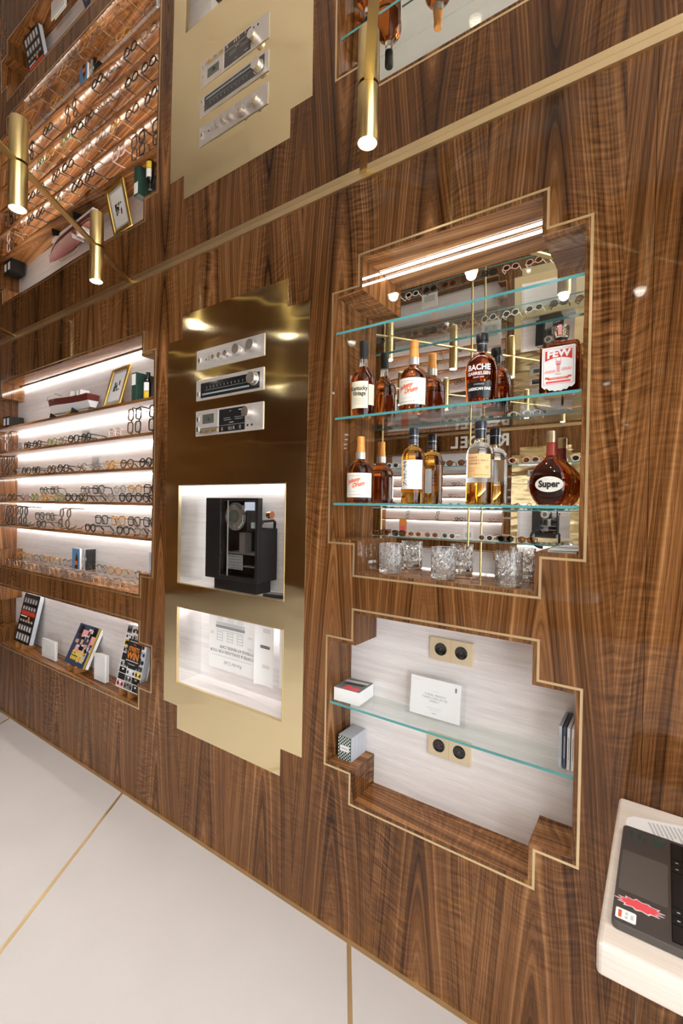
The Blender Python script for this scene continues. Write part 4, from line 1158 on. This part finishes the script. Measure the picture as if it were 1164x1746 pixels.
for k in range(4):
    t = thing('card_deck', 'boxed card deck with white edges, %s from the front on the left step' % ORDW[k], 'card deck', (-0.925, 0.036 + k * 0.0245, ledge + 0.0003), 0, 'boxed card decks on the step')
    MB().box(-0.028, 0.028, 0, 0.024, 0, 0.086).build('box', 'page_grey', t)
    q = MB().box(-0.028, 0.028, -0.0004, 0.0, 0, 0.086).build('face', 'green_dark', t)
    if k == 0:
        pt = []
        for i in range(9):
            for j in range(14):
                if (i + j) % 2 == 0 and not (1 < i < 8 and 5 <= j <= 8): pt.append((-0.027 + i * 0.006, -0.0225 + i * 0.006, 0.002 + j * 0.006, 0.0065 + j * 0.006))
        decal('check_pattern', pt, lambda u, v: (u, -0.0008, v), 'white', q)
        lb = decal('name_plate', [(-0.018, 0.020, 0.032, 0.054)], lambda u, v: (u, -0.0009, v), 'white', q)
        decal('name_print', [(-0.012, 0.014, 0.0415, 0.0445)], lambda u, v: (u, -0.0012, v), 'grey_ink', q)
for k, (m, w_) in enumerate((('page_grey', 'clear grey'), ('navy', 'dark blue'), ('white', 'white'), ('paper', 'outermost white'))):
    t = thing('cd_case', '%s CD case standing at the right end of the glass shelf' % w_, 'CD case', (-0.2175 + k * 0.0102, 0.024, SH + 0.0003), 0, 'CD cases on the glass shelf')
    MB().box(-0.0048, 0.0046, 0.001, 0.112, 0.0, 0.116).build('case', 'acrylic', t)
    MB().box(-0.0036, 0.0034, 0.002, 0.110, 0.002, 0.114).build('inlay', m, t)
    decal('spine_print', [(-0.0008, 0.0008, 0.030, 0.090)], lambda u, v: (u, 0.0006, v), 'light_ink' if m == 'navy' else 'grey_ink', t)

# ------------------------------------------------------------------ counter with laptop
CT = 0.797
t = thing('counter', 'thick cream laminate counter projecting from the walnut wall', 'counter', (0.6, -0.24, 0.742))
bevel(MB().box(-0.677, 0.75, -0.235, 0.2385, 0, 0.055).build('top', 'laminate_desk', t), 0.008, 3)
MB().box(0.55, 0.60, -0.20, 0.22, -0.742, 0.0).build('support_panel', 'walnut_v', t)
t = thing('receipt', 'white till receipt lying under the laptop', 'receipt', (0.02, -0.095, CT + 0.0002), radians(16))
q = MB(); pts = [(-0.078, -0.036), (0.10, -0.040), (0.10, 0.040), (-0.055, 0.040), (-0.070, 0.030), (-0.078, 0.010)]
q.prism(pts, lambda u, v, h: (u, v, h), 0, 0.0004).build('paper_slip', 'paper', t)
decal('printing', [(-0.03 + 0.008 * k, -0.026 + 0.008 * k, -0.03 + 0.008 * (k % 3), 0.028) for k in range(14)], lambda u, v: (u, v, 0.0007), 'light_ink', t)
t = thing('laptop', 'dark grey laptop with stickers open on the counter', 'laptop', (0.046, -0.284, CT + 0.0008), 0)
base = MB().prism(rrect(0.106, 0.147, 0.010), lambda u, v, h: (u, v, h), 0.0, 0.0125).build('base', 'space_grey', t)
bevel(base, 0.002, 2)
MB().prism(rrect(0.0375, 0.060, 0.004), lambda u, v, h: (u - 0.064, v - 0.004, h), 0.0126, 0.0129).build('trackpad', 'trackpad', t)
kb = MB().box(-0.022, 0.090, -0.136, 0.136, 0.0126, 0.0130).build('keyboard_bed', 'black', t)
kz = 0.0131
for r_ in range(6):
    x0 = -0.020 + r_ * 0.0183
    if r_ == 0: cols = [(-0.134, -0.098), (-0.096, -0.078), (-0.076, -0.058), (-0.056, 0.040), (0.042, 0.060), (0.062, 0.080), (0.082, 0.134)]
    else: cols = [(-0.134 + 0.0194 * j, -0.1165 + 0.0194 * j) for j in range(13)] + [(0.1182, 0.134)]
    for a, b in cols:
        o = MB().box(x0, x0 + 0.0165, a, b, kz, kz + 0.0012).build('key', 'keys', kb)
        if b - a < 0.03: decal('key_mark', [(x0 + 0.006, x0 + 0.0105, (a + b) / 2 - 0.0012, (a + b) / 2 + 0.0012)], lambda u, v: (u, v, kz + 0.0014), 'paper_shade', kb)
sc = MB().prism(rrect(0.104, 0.147, 0.010), lambda u, v, h: (0.106 + h + u * 0.26 + 0.0275, v, 0.0135 + (u + 0.104) * 0.965), 0.0, 0.005).build('screen_lid', 'space_grey', t)
def burst(n, ru, rv, cu, cv, jag):
    out = []
    for i in range(n):
        th = 2 * pi * i / n
        k = 1.0 + (jag if i % 2 else -jag) + random.uniform(-0.08, 0.08)
        out.append((cu + ru * cos(th) * k, cv + rv * sin(th) * k))
    return out
out = burst(26, 0.034, 0.013, -0.068, -0.088, 0.13)
rot = lambda u, v: (-0.068 + (u + 0.068) * 0.97 - (v + 0.088) * -0.18, -0.088 + (v + 0.088) * 0.97 - (u + 0.068) * 0.0)
sk = MB().prism([(u * 1.0, v) for u, v in out], lambda u, v, h: (u, v, h), 0.0126, 0.0128).build('burst_sticker', 'paper_shade', t)
out2 = [(-0.068 + (u + 0.068) * 0.90, -0.088 + (v + 0.088) * 0.82) for u, v in out]
MB().prism(out2, lambda u, v, h: (u, v, h), 0.0128, 0.0130).build('sticker_print', 'pink_red', sk)
sk = MB().prism(rrect(0.015, 0.0125, 0.003), lambda u, v, h: (u - 0.086, v - 0.124, h), 0.0126, 0.0128).build('price_sticker', 'paper', t)
decal('price_print', [(-0.097, -0.092, -0.133, -0.116)], lambda u, v: (u, v, 0.0130), 'orange_red', sk)
decal('price_digits', [(-0.087, -0.083, -0.132, -0.126), (-0.087, -0.083, -0.123, -0.117), (-0.079, -0.075, -0.130, -0.119)], lambda u, v: (u, v, 0.0130), 'light_ink', sk)
sk = MB().prism(rrect(0.037, 0.019, 0.003), lambda u, v, h: (u - 0.060, v + 0.118, h), 0.0126, 0.0127).build('clear_sticker', 'space_grey', t)
decal('sticker_lettering', [(-0.092, -0.087, 0.104, 0.132), (-0.078, -0.073, 0.108, 0.128), (-0.068, -0.064, 0.104, 0.118), (-0.052, -0.034, 0.106, 0.130)], lambda u, v: (u, v, 0.01285), 'green_dark', sk)

# ------------------------------------------------------------------ top shelf of the left niche
z = SHELF[0] + 0.0004
t = thing('model_boat', 'model speedboat with dark red and white hull on the top shelf', 'model boat', (-3.06, 0.072, z), radians(-3))
t.scale = (1.06, 1.0, 1.28)
def hull(zs0, zs1, k0, k1, m, nm):
    q, n = MB(), 14
    for s_ in (0, 1):
        for side in (-1, 1):
            for i in range(n + 1):
                u = i / n
                x = -0.33 + 0.62 * u
                w = 0.050 * min(1.0, (u * 3.0) ** 0.6) * (1 - 0.25 * u)
                sheer = 0.035 * (1 - u) ** 1.5
                k = (k0, k1)[s_]
                zz = (zs0, zs1)[s_] + sheer * (0.4 + 0.6 * k)
                xx = x + (1 - k) * 0.06 * (1 - u)
                q.v.append((xx, side * w * (0.35 + 0.65 * k), zz))
    m_ = n + 1
    for i in range(n):
        q.f += [(i, i + 1, 2 * m_ + i + 1, 2 * m_ + i), (m_ + i + 1, m_ + i, 3 * m_ + i, 3 * m_ + i + 1), (2 * m_ + i, 2 * m_ + i + 1, 3 * m_ + i + 1, 3 * m_ + i), (i + 1, i, m_ + i, m_ + i + 1)]
    q.f += [(n, m_ + n, 3 * m_ + n, 2 * m_ + n), (0, 2 * m_, 3 * m_, m_)]
    return q.build(nm, m, t, True)
hull(0.022, 0.052, 0.1, 0.72, 'white', 'lower_hull')
hull(0.0522, 0.080, 0.72, 1.0, 'boat_red', 'upper_hull')
MB().box(-0.30, 0.23, -0.0022, 0.0022, 0.010, 0.03).build('keel', 'white', t)
dk = MB().box(0.04, 0.15, -0.034, 0.034, 0.080, 0.088).build('cockpit', 'boat_wood', t)
q = MB(); q.prism([(0.05, 0.088), (0.075, 0.116), (0.080, 0.116), (0.062, 0.088)], lambda u, v, h: (u, h, v), -0.034, 0.034); q.build('windscreen', 'acetate_white', t)
for x in (0.11, 0.155): MB().box(x, x + 0.03, -0.026, 0.026, 0.086, 0.112).build('seat', 'white', t)
MB().box(0.19, 0.27, -0.030, 0.030, 0.076, 0.086).build('rear_deck', 'boat_wood', t)
for side in (-1, 1):
    MB().tube([(-0.27, side * 0.030, 0.104), (-0.24, side * 0.036, 0.124), (-0.10, side * 0.046, 0.120), (-0.02, side * 0.044, 0.100)], 0.0016, 6).build('bow_rail', 'silver_bright', t, True)
for x in (-0.20, 0.10):
    q = MB(); q.prism([(-0.045, 0.0), (0.045, 0.0), (0.038, 0.030), (0.0, 0.020), (-0.038, 0.034)], lambda u, v, h: (x + h, u, v), 0.0, 0.010); q.build('cradle', 'black', t)
MB().lathe([(0.012, 0.0), (0.016, 0.012), (0.008, 0.024)], 16, (0.02, -0.02)).build('brass_foot', 'gilt', t, True)
text('Riva', 0.020, lambda u, v: (-0.15 + u, -0.0425, 0.078 + v + 0.02), 'silver', parent=t, shear=0.3)

def picture_frame(label, x, rz, tilt):
    t = thing('framed_photograph', label, 'picture frame', (x, 0.032, z), rz)
    w, h = 0.100, 0.238
    T4 = lambda mb: [((a, b + c * sin(tilt), c * cos(tilt))) for a, b, c in mb.v]
    def L(mb, n, m, par=None):
        mb.v = T4(mb); return mb.build(n, m, par or t)
    for a in ((-w, -w + 0.021, 0, h), (w - 0.021, w, 0, h)):
        bevel(L(MB().box(a[0], a[1], -0.010, 0.004, a[2], a[3]), 'frame_side', 'gilt'), 0.004)
    for a in ((-w + 0.021, w - 0.021, 0, 0.021), (-w + 0.021, w - 0.021, h - 0.021, h)):
        bevel(L(MB().box(a[0], a[1], -0.010, 0.004, a[2], a[3]), 'frame_rail', 'gilt'), 0.004)
    L(MB().box(-w + 0.021, w - 0.021, -0.002, 0.003, 0.021, h - 0.021), 'mount', 'page_grey')
    ph = L(MB().box(-0.064, 0.064, -0.0028, -0.0022, 0.034, h - 0.034), 'photograph', 'paper')
    rs = [(random.uniform(-0.036, 0.024), 0, random.uniform(0.088, 0.140), 0) for _ in range(26)]
    decal('figures', [(a, a + random.uniform(.006, .014), c, c + random.uniform(.006, .016)) for a, _, c, _ in rs], lambda u, v: (u, -0.0032 + v * sin(tilt), v * cos(tilt)), 'ink', ph)
    q = MB(); q.prism([(0.0, 0.0), (0.062, 0.0), (0.028, 0.13)], lambda u, v, h_: (h_, 0.006 + u * 0.85 + 0.0, v), -0.03, 0.03); q.build('easel_back', 'stand_wood', t)
    return t
picture_frame('ornate gilt picture frame with a small group photograph, leaning on the top shelf', -2.505, radians(-3), radians(14))
for nm, x, w, d, h, m, lb, cat in (('box_file', -2.262, 0.034, 0.10, 0.150, 'green_box', 'dark green box file with white label on the top shelf', 'box'),):
    t = thing(nm, lb, cat, (x, 0.02, z))
    bevel(MB().box(-w, w * 0.3, 0, d, 0, h).build('box', m, t), 0.002)
    MB().box(-w + 0.004, w * 0.3 - 0.006, -0.0008, 0, 0.085, 0.142).build('label', 'white', t)
t = thing('gift_bottle', 'small bottle with white and gold label beside the green box file', 'bottle', (-2.185, 0.045, z))
MB().lathe([(0.018, 0), (0.020, 0.004), (0.020, 0.090), (0.012, 0.108), (0.0095, 0.116)], 28).build('body', 'black_gloss', t, True)
MB().lathe([(0.0105, 0.116), (0.0105, 0.142)], 24).build('cap', 'black', t, True)
arc_label(0.020, 0.045, 0.088, -1.2, 1.2, t, 'white')
arc_label(0.020, 0.008, 0.043, -1.2, 1.2, t, 'yellow', 'lower_label')
t = thing('box_file', 'pair of small dark boxes with white labels at the left end of the top shelf', 'box', (-3.93, 0.03, z))
for i in (0, 1):
    o = MB().box(-0.055 + i * 0.062, -0.001 + i * 0.062, 0, 0.09, 0, 0.082).build('box', 'black_matte', t)
    MB().box(-0.046 + i * 0.062, -0.012 + i * 0.062, -0.0006, 0, 0.020, 0.070).build('label', 'white', o)

# acrylic info cards between glasses, book and cases on the ledge
for zi, x, lb in ((1, -2.965, 'clear acrylic card holder behind the second shelf glasses'), (2, -2.84, 'clear acrylic card holder behind the third shelf glasses')):
    t = thing('card_holder', lb, 'card holder', (x, 0.122, SHELF[zi] + 0.0004))
    MB().box(-0.055, 0.055, 0.0, 0.002, 0, 0.10).build('pane', 'acrylic', t)
    MB().box(-0.048, 0.030, 0.003, 0.0036, 0.004, 0.092).build('card', 'paper_shade', t)
    decal('printing', [(-0.038, -0.008, 0.030 + 0.006 * k, 0.032 + 0.006 * k) for k in range(4)], lambda u, v: (u, 0.0025, v), 'grey_ink', t)
t = thing('picture_book', 'small blue picture book standing on the niche ledge behind glasses', 'book', (-2.965, 0.070, NB + 0.0508))
MB().box(-0.045, 0.045, 0.0, 0.012, 0, 0.125).build('pages', 'paper', t)
cv = MB().box(-0.046, 0.046, -0.0012, 0.0, 0, 0.126).build('cover', 'blue', t)
q = MB(); q.prism([(-0.012, 0.0), (0.024, 0.0), (0.030, 0.06), (0.010, 0.105), (-0.004, 0.07)], lambda u, v, h: (u, -0.0013 - h, v), 0, 0.0004); q.build('motif', 'acetate_tortoise', cv)
MB().box(-0.010, 0.022, -0.0022, -0.0017, 0.025, 0.05).build('red_patch', 'orange_red', cv)
for k, m in enumerate(('teal_grey', 'black')):
    t = thing('cd_case', '%s slim case beside the blue picture book' % ('grey', 'black')[k], 'case', (-2.885 + 0.03 * k, 0.076, NB + 0.0508), 0, 'slim cases on the niche ledge')
    MB().box(-0.004, 0.004, 0, 0.055, 0, 0.125).build('case', m, t)
    MB().box(-0.0042, 0.0042, -0.0006, 0, 0.06, 0.075).build('spine_label', 'paper', t)
ls = NL_U[5] + T
for k, m in enumerate(('paper_shade', 'page_grey', 'black')):
    t = thing('cd_case', '%s slim case on the right step of the glasses niche' % ('white', 'grey', 'black')[k], 'case', (-2.140 + 0.018 * k, 0.03, ls + 0.0003), 0, 'slim cases on the niche step')
    MB().box(-0.005, 0.005, 0, 0.10, 0, 0.105).build('case', m, t)
    MB().box(-0.0052, 0.0052, -0.0006, 0, 0.02, 0.03).build('spine_label', 'paper_shade', t)

# ------------------------------------------------------------------ lower left niche: books on wooden stands
LB = NL_L[4] + T
def book(label, x, y, w, h, th, tilt, stand=True, cover='black', pages='page_grey', rz=0.0):
    t = thing('art_book', label, 'book', (x, y, LB + 0.0003 + (0.0295 + th * sin(tilt) if stand else 0)), rz)
    def pt(a, b, c): return (a, b * cos(tilt) + c * sin(tilt), -b * sin(tilt) + c * cos(tilt))
    def L(mb, n, m, par=None):
        mb.v = [pt(*p) for p in mb.v]; return mb.build(n, m, par or t)
    L(MB().box(-w / 2, w / 2 - 0.003, 0.002, th - 0.002, 0.002, h - 0.002), 'pages', pages)
    cv = L(MB().box(-w / 2 - 0.002, w / 2, 0.0, 0.002, 0, h), 'front_cover', cover)
    L(MB().box(-w / 2 - 0.002, w / 2, th - 0.002, th, 0, h), 'back_cover', cover)
    L(MB().box(-w / 2 - 0.004, -w / 2 - 0.002, 0.0, th, 0, h), 'spine', cover)
    fn = lambda u, v: pt(u - w / 2, -0.0005, v)
    return t, cv, fn
def stand(label, x, y, w=0.16, rz=0.0):
    t = thing('book_stand', label, 'book stand', (x, y, LB + 0.0003), rz, 'wooden book stands')
    for s_ in (-1, 1):
        q = MB(); q.prism([(-0.024, 0.0), (0.062, 0.0), (0.062, 0.012), (0.030, 0.028), (-0.004, 0.0285), (-0.012, 0.040), (-0.022, 0.036)], lambda u, v, h: (s_ * w / 2 * 0.55 + h, u, v), -0.011, 0.011)
        q.build('foot', 'stand_wood', t)
    MB().box(-w * 0.275, w * 0.275, 0.050, 0.062, 0.002, 0.018).build('cross_bar', 'stand_wood', t)
ti = radians(16)
t, cv, fn = book('black art book with contact-sheet cover and red title band', -3.660, 0.040, 0.235, 0.335, 0.032, radians(12))
stand('small wooden stand under the contact-sheet book', -3.66, 0.045)
cells = []
for r_, (v0, v1) in enumerate(((0.015, 0.062), (0.082, 0.118), (0.140, 0.156), (0.222, 0.248), (0.270, 0.305))):
    for i in range(5): cells.append((0.016 + i * 0.042, 0.016 + i * 0.042 + 0.030, v0, v1))
decal('contact_frames', cells, fn, 'grey', cv)
decal('pale_figures', [(a + 0.006, b - 0.008, c + 0.004, d - 0.006) for a, b, c, d in cells], lambda u, v: tuple(Vector(fn(u, v)) + Vector((0, -0.0004, 0))), 'paper_shade', cv)
decal('title_band', [(0.008, 0.226, 0.186, 0.218)], fn, 'red', cv)
f2 = lambda dx, dz: (lambda u, v: tuple(Vector(fn(dx + u, dz + v)) + Vector((0, -0.0006, 0))))
text('CONTACT HIGH', 0.026, f2(0.117, 0.202), 'orange_red', parent=cv, bold=0.0008)
decal('sub_title', [(0.012, 0.11, 0.174, 0.182)], fn, 'paper', cv)
decal('orange_figure', [(0.132, 0.158, 0.152, 0.180)], lambda u, v: tuple(Vector(fn(u, v)) + Vector((0, -0.0006, 0))), 'orange', cv)

t, cv, fn = book('collage-cover art book with yellow lettering and mustard spine edge', -2.895, 0.034, 0.245, 0.240, 0.026, radians(24), pages='white_label', cover='navy')
stand('small wooden stand under the collage-cover book', -2.91, 0.045)
off = lambda d: (lambda u, v: tuple(Vector(fn(u, v)) + Vector((0, -d, 0))))
rs = random.Random(3)
for k, m in enumerate(('navy', 'white', 'black', 'navy', 'skin_tone', 'pale_blue', 'black', 'pink')):
    rc = []
    for _ in range(7):
        a, c = rs.uniform(0.02, 0.20), rs.uniform(0.02, 0.19)
        rc.append((a, min(0.225, a + rs.uniform(.014, .05)), c, min(0.232, c + rs.uniform(.02, .05))))
    decal('collage_pieces', rc, off(0.0002 * k), m, cv)
decal('edge_band', [(0.226, 0.246, 0.0, 0.24)], off(0.0022), 'mustard', cv)
text('SOCIETY', 0.036, lambda u, v: off(0.0026)(0.115 + u, 0.068 + v), 'yellow', parent=cv, sx=1.0, bold=0.0022)
decal('yellow_lines', [(0.045 + 0.022 * k, 0.061 + 0.022 * k, 0.030, 0.050) for k in range(7)], off(0.0026), 'yellow', cv)

t, cv, fn = book('boombox-cover art book titled THE STREETS WIN', -2.305, 0.020, 0.205, 0.330, 0.040, radians(12), pages='page_grey', cover='paper')
stand('small wooden stand under the boombox-cover book', -2.32, 0.040, 0.15)
off = lambda d: (lambda u, v: tuple(Vector(fn(u, v)) + Vector((0, -d, 0))))
rs = random.Random(5)
y0 = 0.004
row = 0
while y0 < 0.315:
    hh = rs.uniform(0.030, 0.042)
    x0 = -0.01
    while x0 < 0.19:
        ww = rs.uniform(0.055, 0.085)
        a, b = max(0.001, x0), min(0.204, x0 + ww - 0.003)
        if b - a > 0.02:
            bx = decal('boombox', [(a, b, y0, y0 + hh - 0.003)], off(0.0002), rs.choice(('grey', 'paper_shade', 'black', 'mid_grey', 'pale_blue', 'white', 'black', 'yellow', 'pink')), cv)
            rr = hh * 0.27
            for cx_ in (a + rr * 1.3, b - rr * 1.3):
                q = MB(); q.v = [off(0.0006)(cx_ + rr * cos(2 * pi * i / 14), y0 + hh * .42 + rr * sin(2 * pi * i / 14)) for i in range(14)]; q.f = [tuple(range(14))]; q.build('speaker_dot', 'ink', bx)
            decal('tuner_strip', [(a + (b - a) * .38, a + (b - a) * .62, y0 + hh * .5, y0 + hh * .75)], off(0.0006), rs.choice(('paper', 'teal_grey', 'ink')), bx)
        x0 += ww
    y0 += hh
decal('title_panel', [(0.036, 0.168, 0.118, 0.258)], off(0.0010), 'ink', cv)
g2 = lambda dx, dz: (lambda u, v: off(0.0016)(dx + u, dz + v))
text('THE', 0.013, g2(0.10, 0.232), 'orange', parent=cv)
text('STREETS', 0.030, g2(0.102, 0.208), 'orange', parent=cv, bold=0.001, sx=0.86)
text('WIN', 0.052, g2(0.102, 0.172), 'orange', parent=cv, bold=0.0016)
decal('title_lines', [(0.05, 0.155, 0.2445, 0.2475), (0.044, 0.160, 0.146, 0.149), (0.07, 0.135, 0.130, 0.132)], off(0.0016), 'paper', cv)

def holder(label, x, w, h, n):
    t = thing('card_holder', label, 'card holder', (x, 0.045, LB + 0.0003))
    MB().box(-w / 2, w / 2, -0.002, 0.0, 0, h).build('front_pane', 'acrylic', t)
    MB().box(-w / 2, w / 2, 0.040, 0.042, 0, h + 0.02).build('rear_pane', 'acrylic', t)
    MB().box(-w / 2, w / 2, 0.0, 0.040, 0, 0.003).build('floor_pane', 'acrylic', t)
    for k in range(n):
        MB().box(-w / 2 + 0.006 + 0.3 * w * (k / max(1, n)), w / 2 - 0.008, 0.004 + k * 0.009, 0.0085 + k * 0.009, 0.003, h - 0.012).build('card_stack', ('paper', 'white_label', 'paper_shade')[k % 3], t)
    return t
t = holder('clear acrylic holder with white cards between the two left books', -3.268, 0.20, 0.135, 2)
decal('card_print', [(-0.05, 0.04, 0.04 + 0.014 * k, 0.042 + 0.014 * k) for k in range(4)], lambda u, v: (u, 0.0036, v), 'light_ink', t)
holder('clear acrylic holder with cards beside the boombox book', -2.632, 0.135, 0.165, 3)

# ------------------------------------------------------------------ behind the camera: sunglasses rack seen in the niche mirror
RX0, RX1, RY0, RY1 = -2.36, -0.36, -2.36, -2.06
RK = [0.93, 1.25, 1.505, 1.86, 2.215]
for i, z in enumerate(RK):
    t = thing('glass_shelf', 'glass shelf of the sunglasses rack in the mirror, %s from the bottom' % ORDW[i], 'shelf', ((RX0 + RX1) / 2, (RY0 + RY1) / 2, z - 0.008), 0, 'glass shelves of the sunglasses rack')
    w, d = (RX1 - RX0) / 2, (RY1 - RY0) / 2
    if i == 0:
        MB().box(-w, w, -d, d, -0.03, 0.008).build('pane', 'white', t)
    else:
        MB().box(-w, w, -d, d, 0.0, 0.008).build('pane', 'shelf_glass', t)
        MB().box(-w, w, d, d + 0.0006, 0.0, 0.008).build('front_edge', 'glass_edge', t)
for i, x in enumerate((-2.30, -1.30, -0.42)):
    for j, y in enumerate((RY1 + 0.012, RY0 - 0.012)):
        t = thing('rack_post', '%s %s brass post of the sunglasses rack, seen in the mirror' % (('near', 'far')[j], ('left', 'middle', 'right')[i]), 'post', (x, y, 0.0005), 0, 'brass posts of the sunglasses rack')
        MB().cyl((0, 0, 0), (0, 0, CEIL - 0.003), 0.008, None, 16).build('tube', 'brass', t, True)
        MB().cyl((0, 0, 0), (0, 0, 0.006), 0.03, None, 20).build('foot', 'brass', t, True)
SG = [('acetate_white', 'lens_dark', 'white', 'round'), ('acetate_black', 'lens_dark', 'black', 'panto'), ('acetate_tortoise', 'lens_amber', 'tortoiseshell', 'round'), ('acetate_black', 'lens_green', 'black green-lensed', 'square'),
      ('acetate_pink', 'lens_amber', 'pale', 'round'), ('acetate_white', 'lens_green', 'white green-lensed', 'panto')]
for si, z in enumerate(RK):
    x, k = RX1 - 0.14, 0
    if si == 1: x = -0.86
    while x > RX0 + 0.08:
        m, ln, cw, sh = SG[(k * 5 + si * 2 + (k // 3)) % 6]
        if not (si == 1 and -1.42 < x < -1.28):
            t = eyewear('%s sunglasses %s from the right, %s rack shelf up, in the mirror' % (cw, ORDW[k], ORDW[si]), sh, m, ln, (x, RY1 - 0.03, z + 0.0004), pi + radians(random.uniform(-8, 8)), 'stand', 'sunglasses on the mirror rack', False, 'sunglasses', name='sunglasses')
        x -= 0.156 if si in (1, 2) else 0.17
        k += 1
for i, (x, zz, w, h, m) in enumerate(((-1.36, 1.25, 0.08, 0.09, 'paper'), (-1.98, 1.25, 0.075, 0.15, 'orange'), (-1.20, 2.215, 0.16, 0.20, 'paper'), (-1.75, 1.86, 0.15, 0.12, 'paper'))):
    t = thing('display_card', ('small white card', 'orange and red picture card', 'large white card on the top', 'wide white card')[i] + ' standing on the sunglasses rack', 'card', (x, RY1 - 0.16, zz + 0.0003))
    MB().box(-w / 2, w / 2, -0.002, 0.002, 0, h).build('card', m, t)
    MB().box(-w / 3, w / 3, 0.002, 0.0026, h * .15, h * .6).build('print', 'pink_red' if m == 'orange' else 'light_ink', t)
t = thing('headphones', 'black and silver headphones on the rack shelf, seen in the mirror', 'headphones', (-0.59, RY1 - 0.11, 1.2530), radians(170))
n = 14
MB().tube([(0.075 * cos(pi * i / n), 0, 0.085 + 0.085 * sin(pi * i / n)) for i in range(n + 1)], 0.011, 10).build('headband', 'black', t, True)
for s_ in (-1, 1):
    MB().lathe([(0.02, -0.018), (0.040, -0.014), (0.042, 0.006), (0.034, 0.016), (0.004, 0.020)], 24).build('ear_cup', 'steel', t, True)
    o = t.children[-1]
    o.rotation_euler = (0, s_ * pi / 2, 0)
    o.location = (s_ * 0.078, 0, 0.0425)
    MB().lathe([(0.030, -0.034), (0.040, -0.028), (0.040, -0.018)], 24).build('ear_pad', 'black_matte', o, True)

# ------------------------------------------------------------------ opposite wall: lettering and copies
t = thing('shop_sign', 'pale metal RENDEL letters high on the opposite wall, reversed in the mirror', 'sign', (-2.23, YB, 2.485))
for i, ch in enumerate('RENDEL'):
    cu = bpy.data.curves.new('txt', 'FONT')
    cu.body, cu.size, cu.align_x, cu.align_y, cu.extrude, cu.offset = ch, 0.235, 'CENTER', 'CENTER', 0.008, 0.005
    ob = bpy.data.objects.new('txt', cu)
    me = bpy.data.meshes.new_from_object(ob)
    for v in me.vertices: v.co = (0.365 - 0.146 * i - v.co.x, v.co.z + 0.0085, v.co.y)
    me.flip_normals()
    me.materials.clear(); me.materials.append(MATS['white_label'])
    bpy.data.objects.remove(ob); bpy.data.curves.remove(cu)
    link('letter', me, t)
def mirror_copy(o, label):
    c = dup_tree(o)
    bpy.context.view_layer.update()
    c.matrix_world = BACK @ o.matrix_world
    c['label'] = label
    return c
bpy.context.view_layer.update()
mirror_copy(panel, 'brass sheet panel on the opposite wall, seen in the niche mirror')
mirror_copy(amp, 'silver amplifier on the opposite wall, seen in the niche mirror')
mirror_copy(tuner, 'silver tuner on the opposite wall, seen in the niche mirror')
mirror_copy(deck, 'silver cassette deck on the opposite wall, seen in the niche mirror')
mirror_copy(cab, 'black record cabinet on the opposite wall, seen in the niche mirror')
for i, s_ in enumerate(shelves): mirror_copy(s_, '%s walnut shelf on the opposite wall, seen in the mirror' % SN[i])
k = 0
for o in all_eye:
    if o.location.x > -3.6 and o.location.y < 0.05:
        k += 1
        if k % 2: mirror_copy(o, o['label'].replace('walnut shelf', 'opposite shelf'))
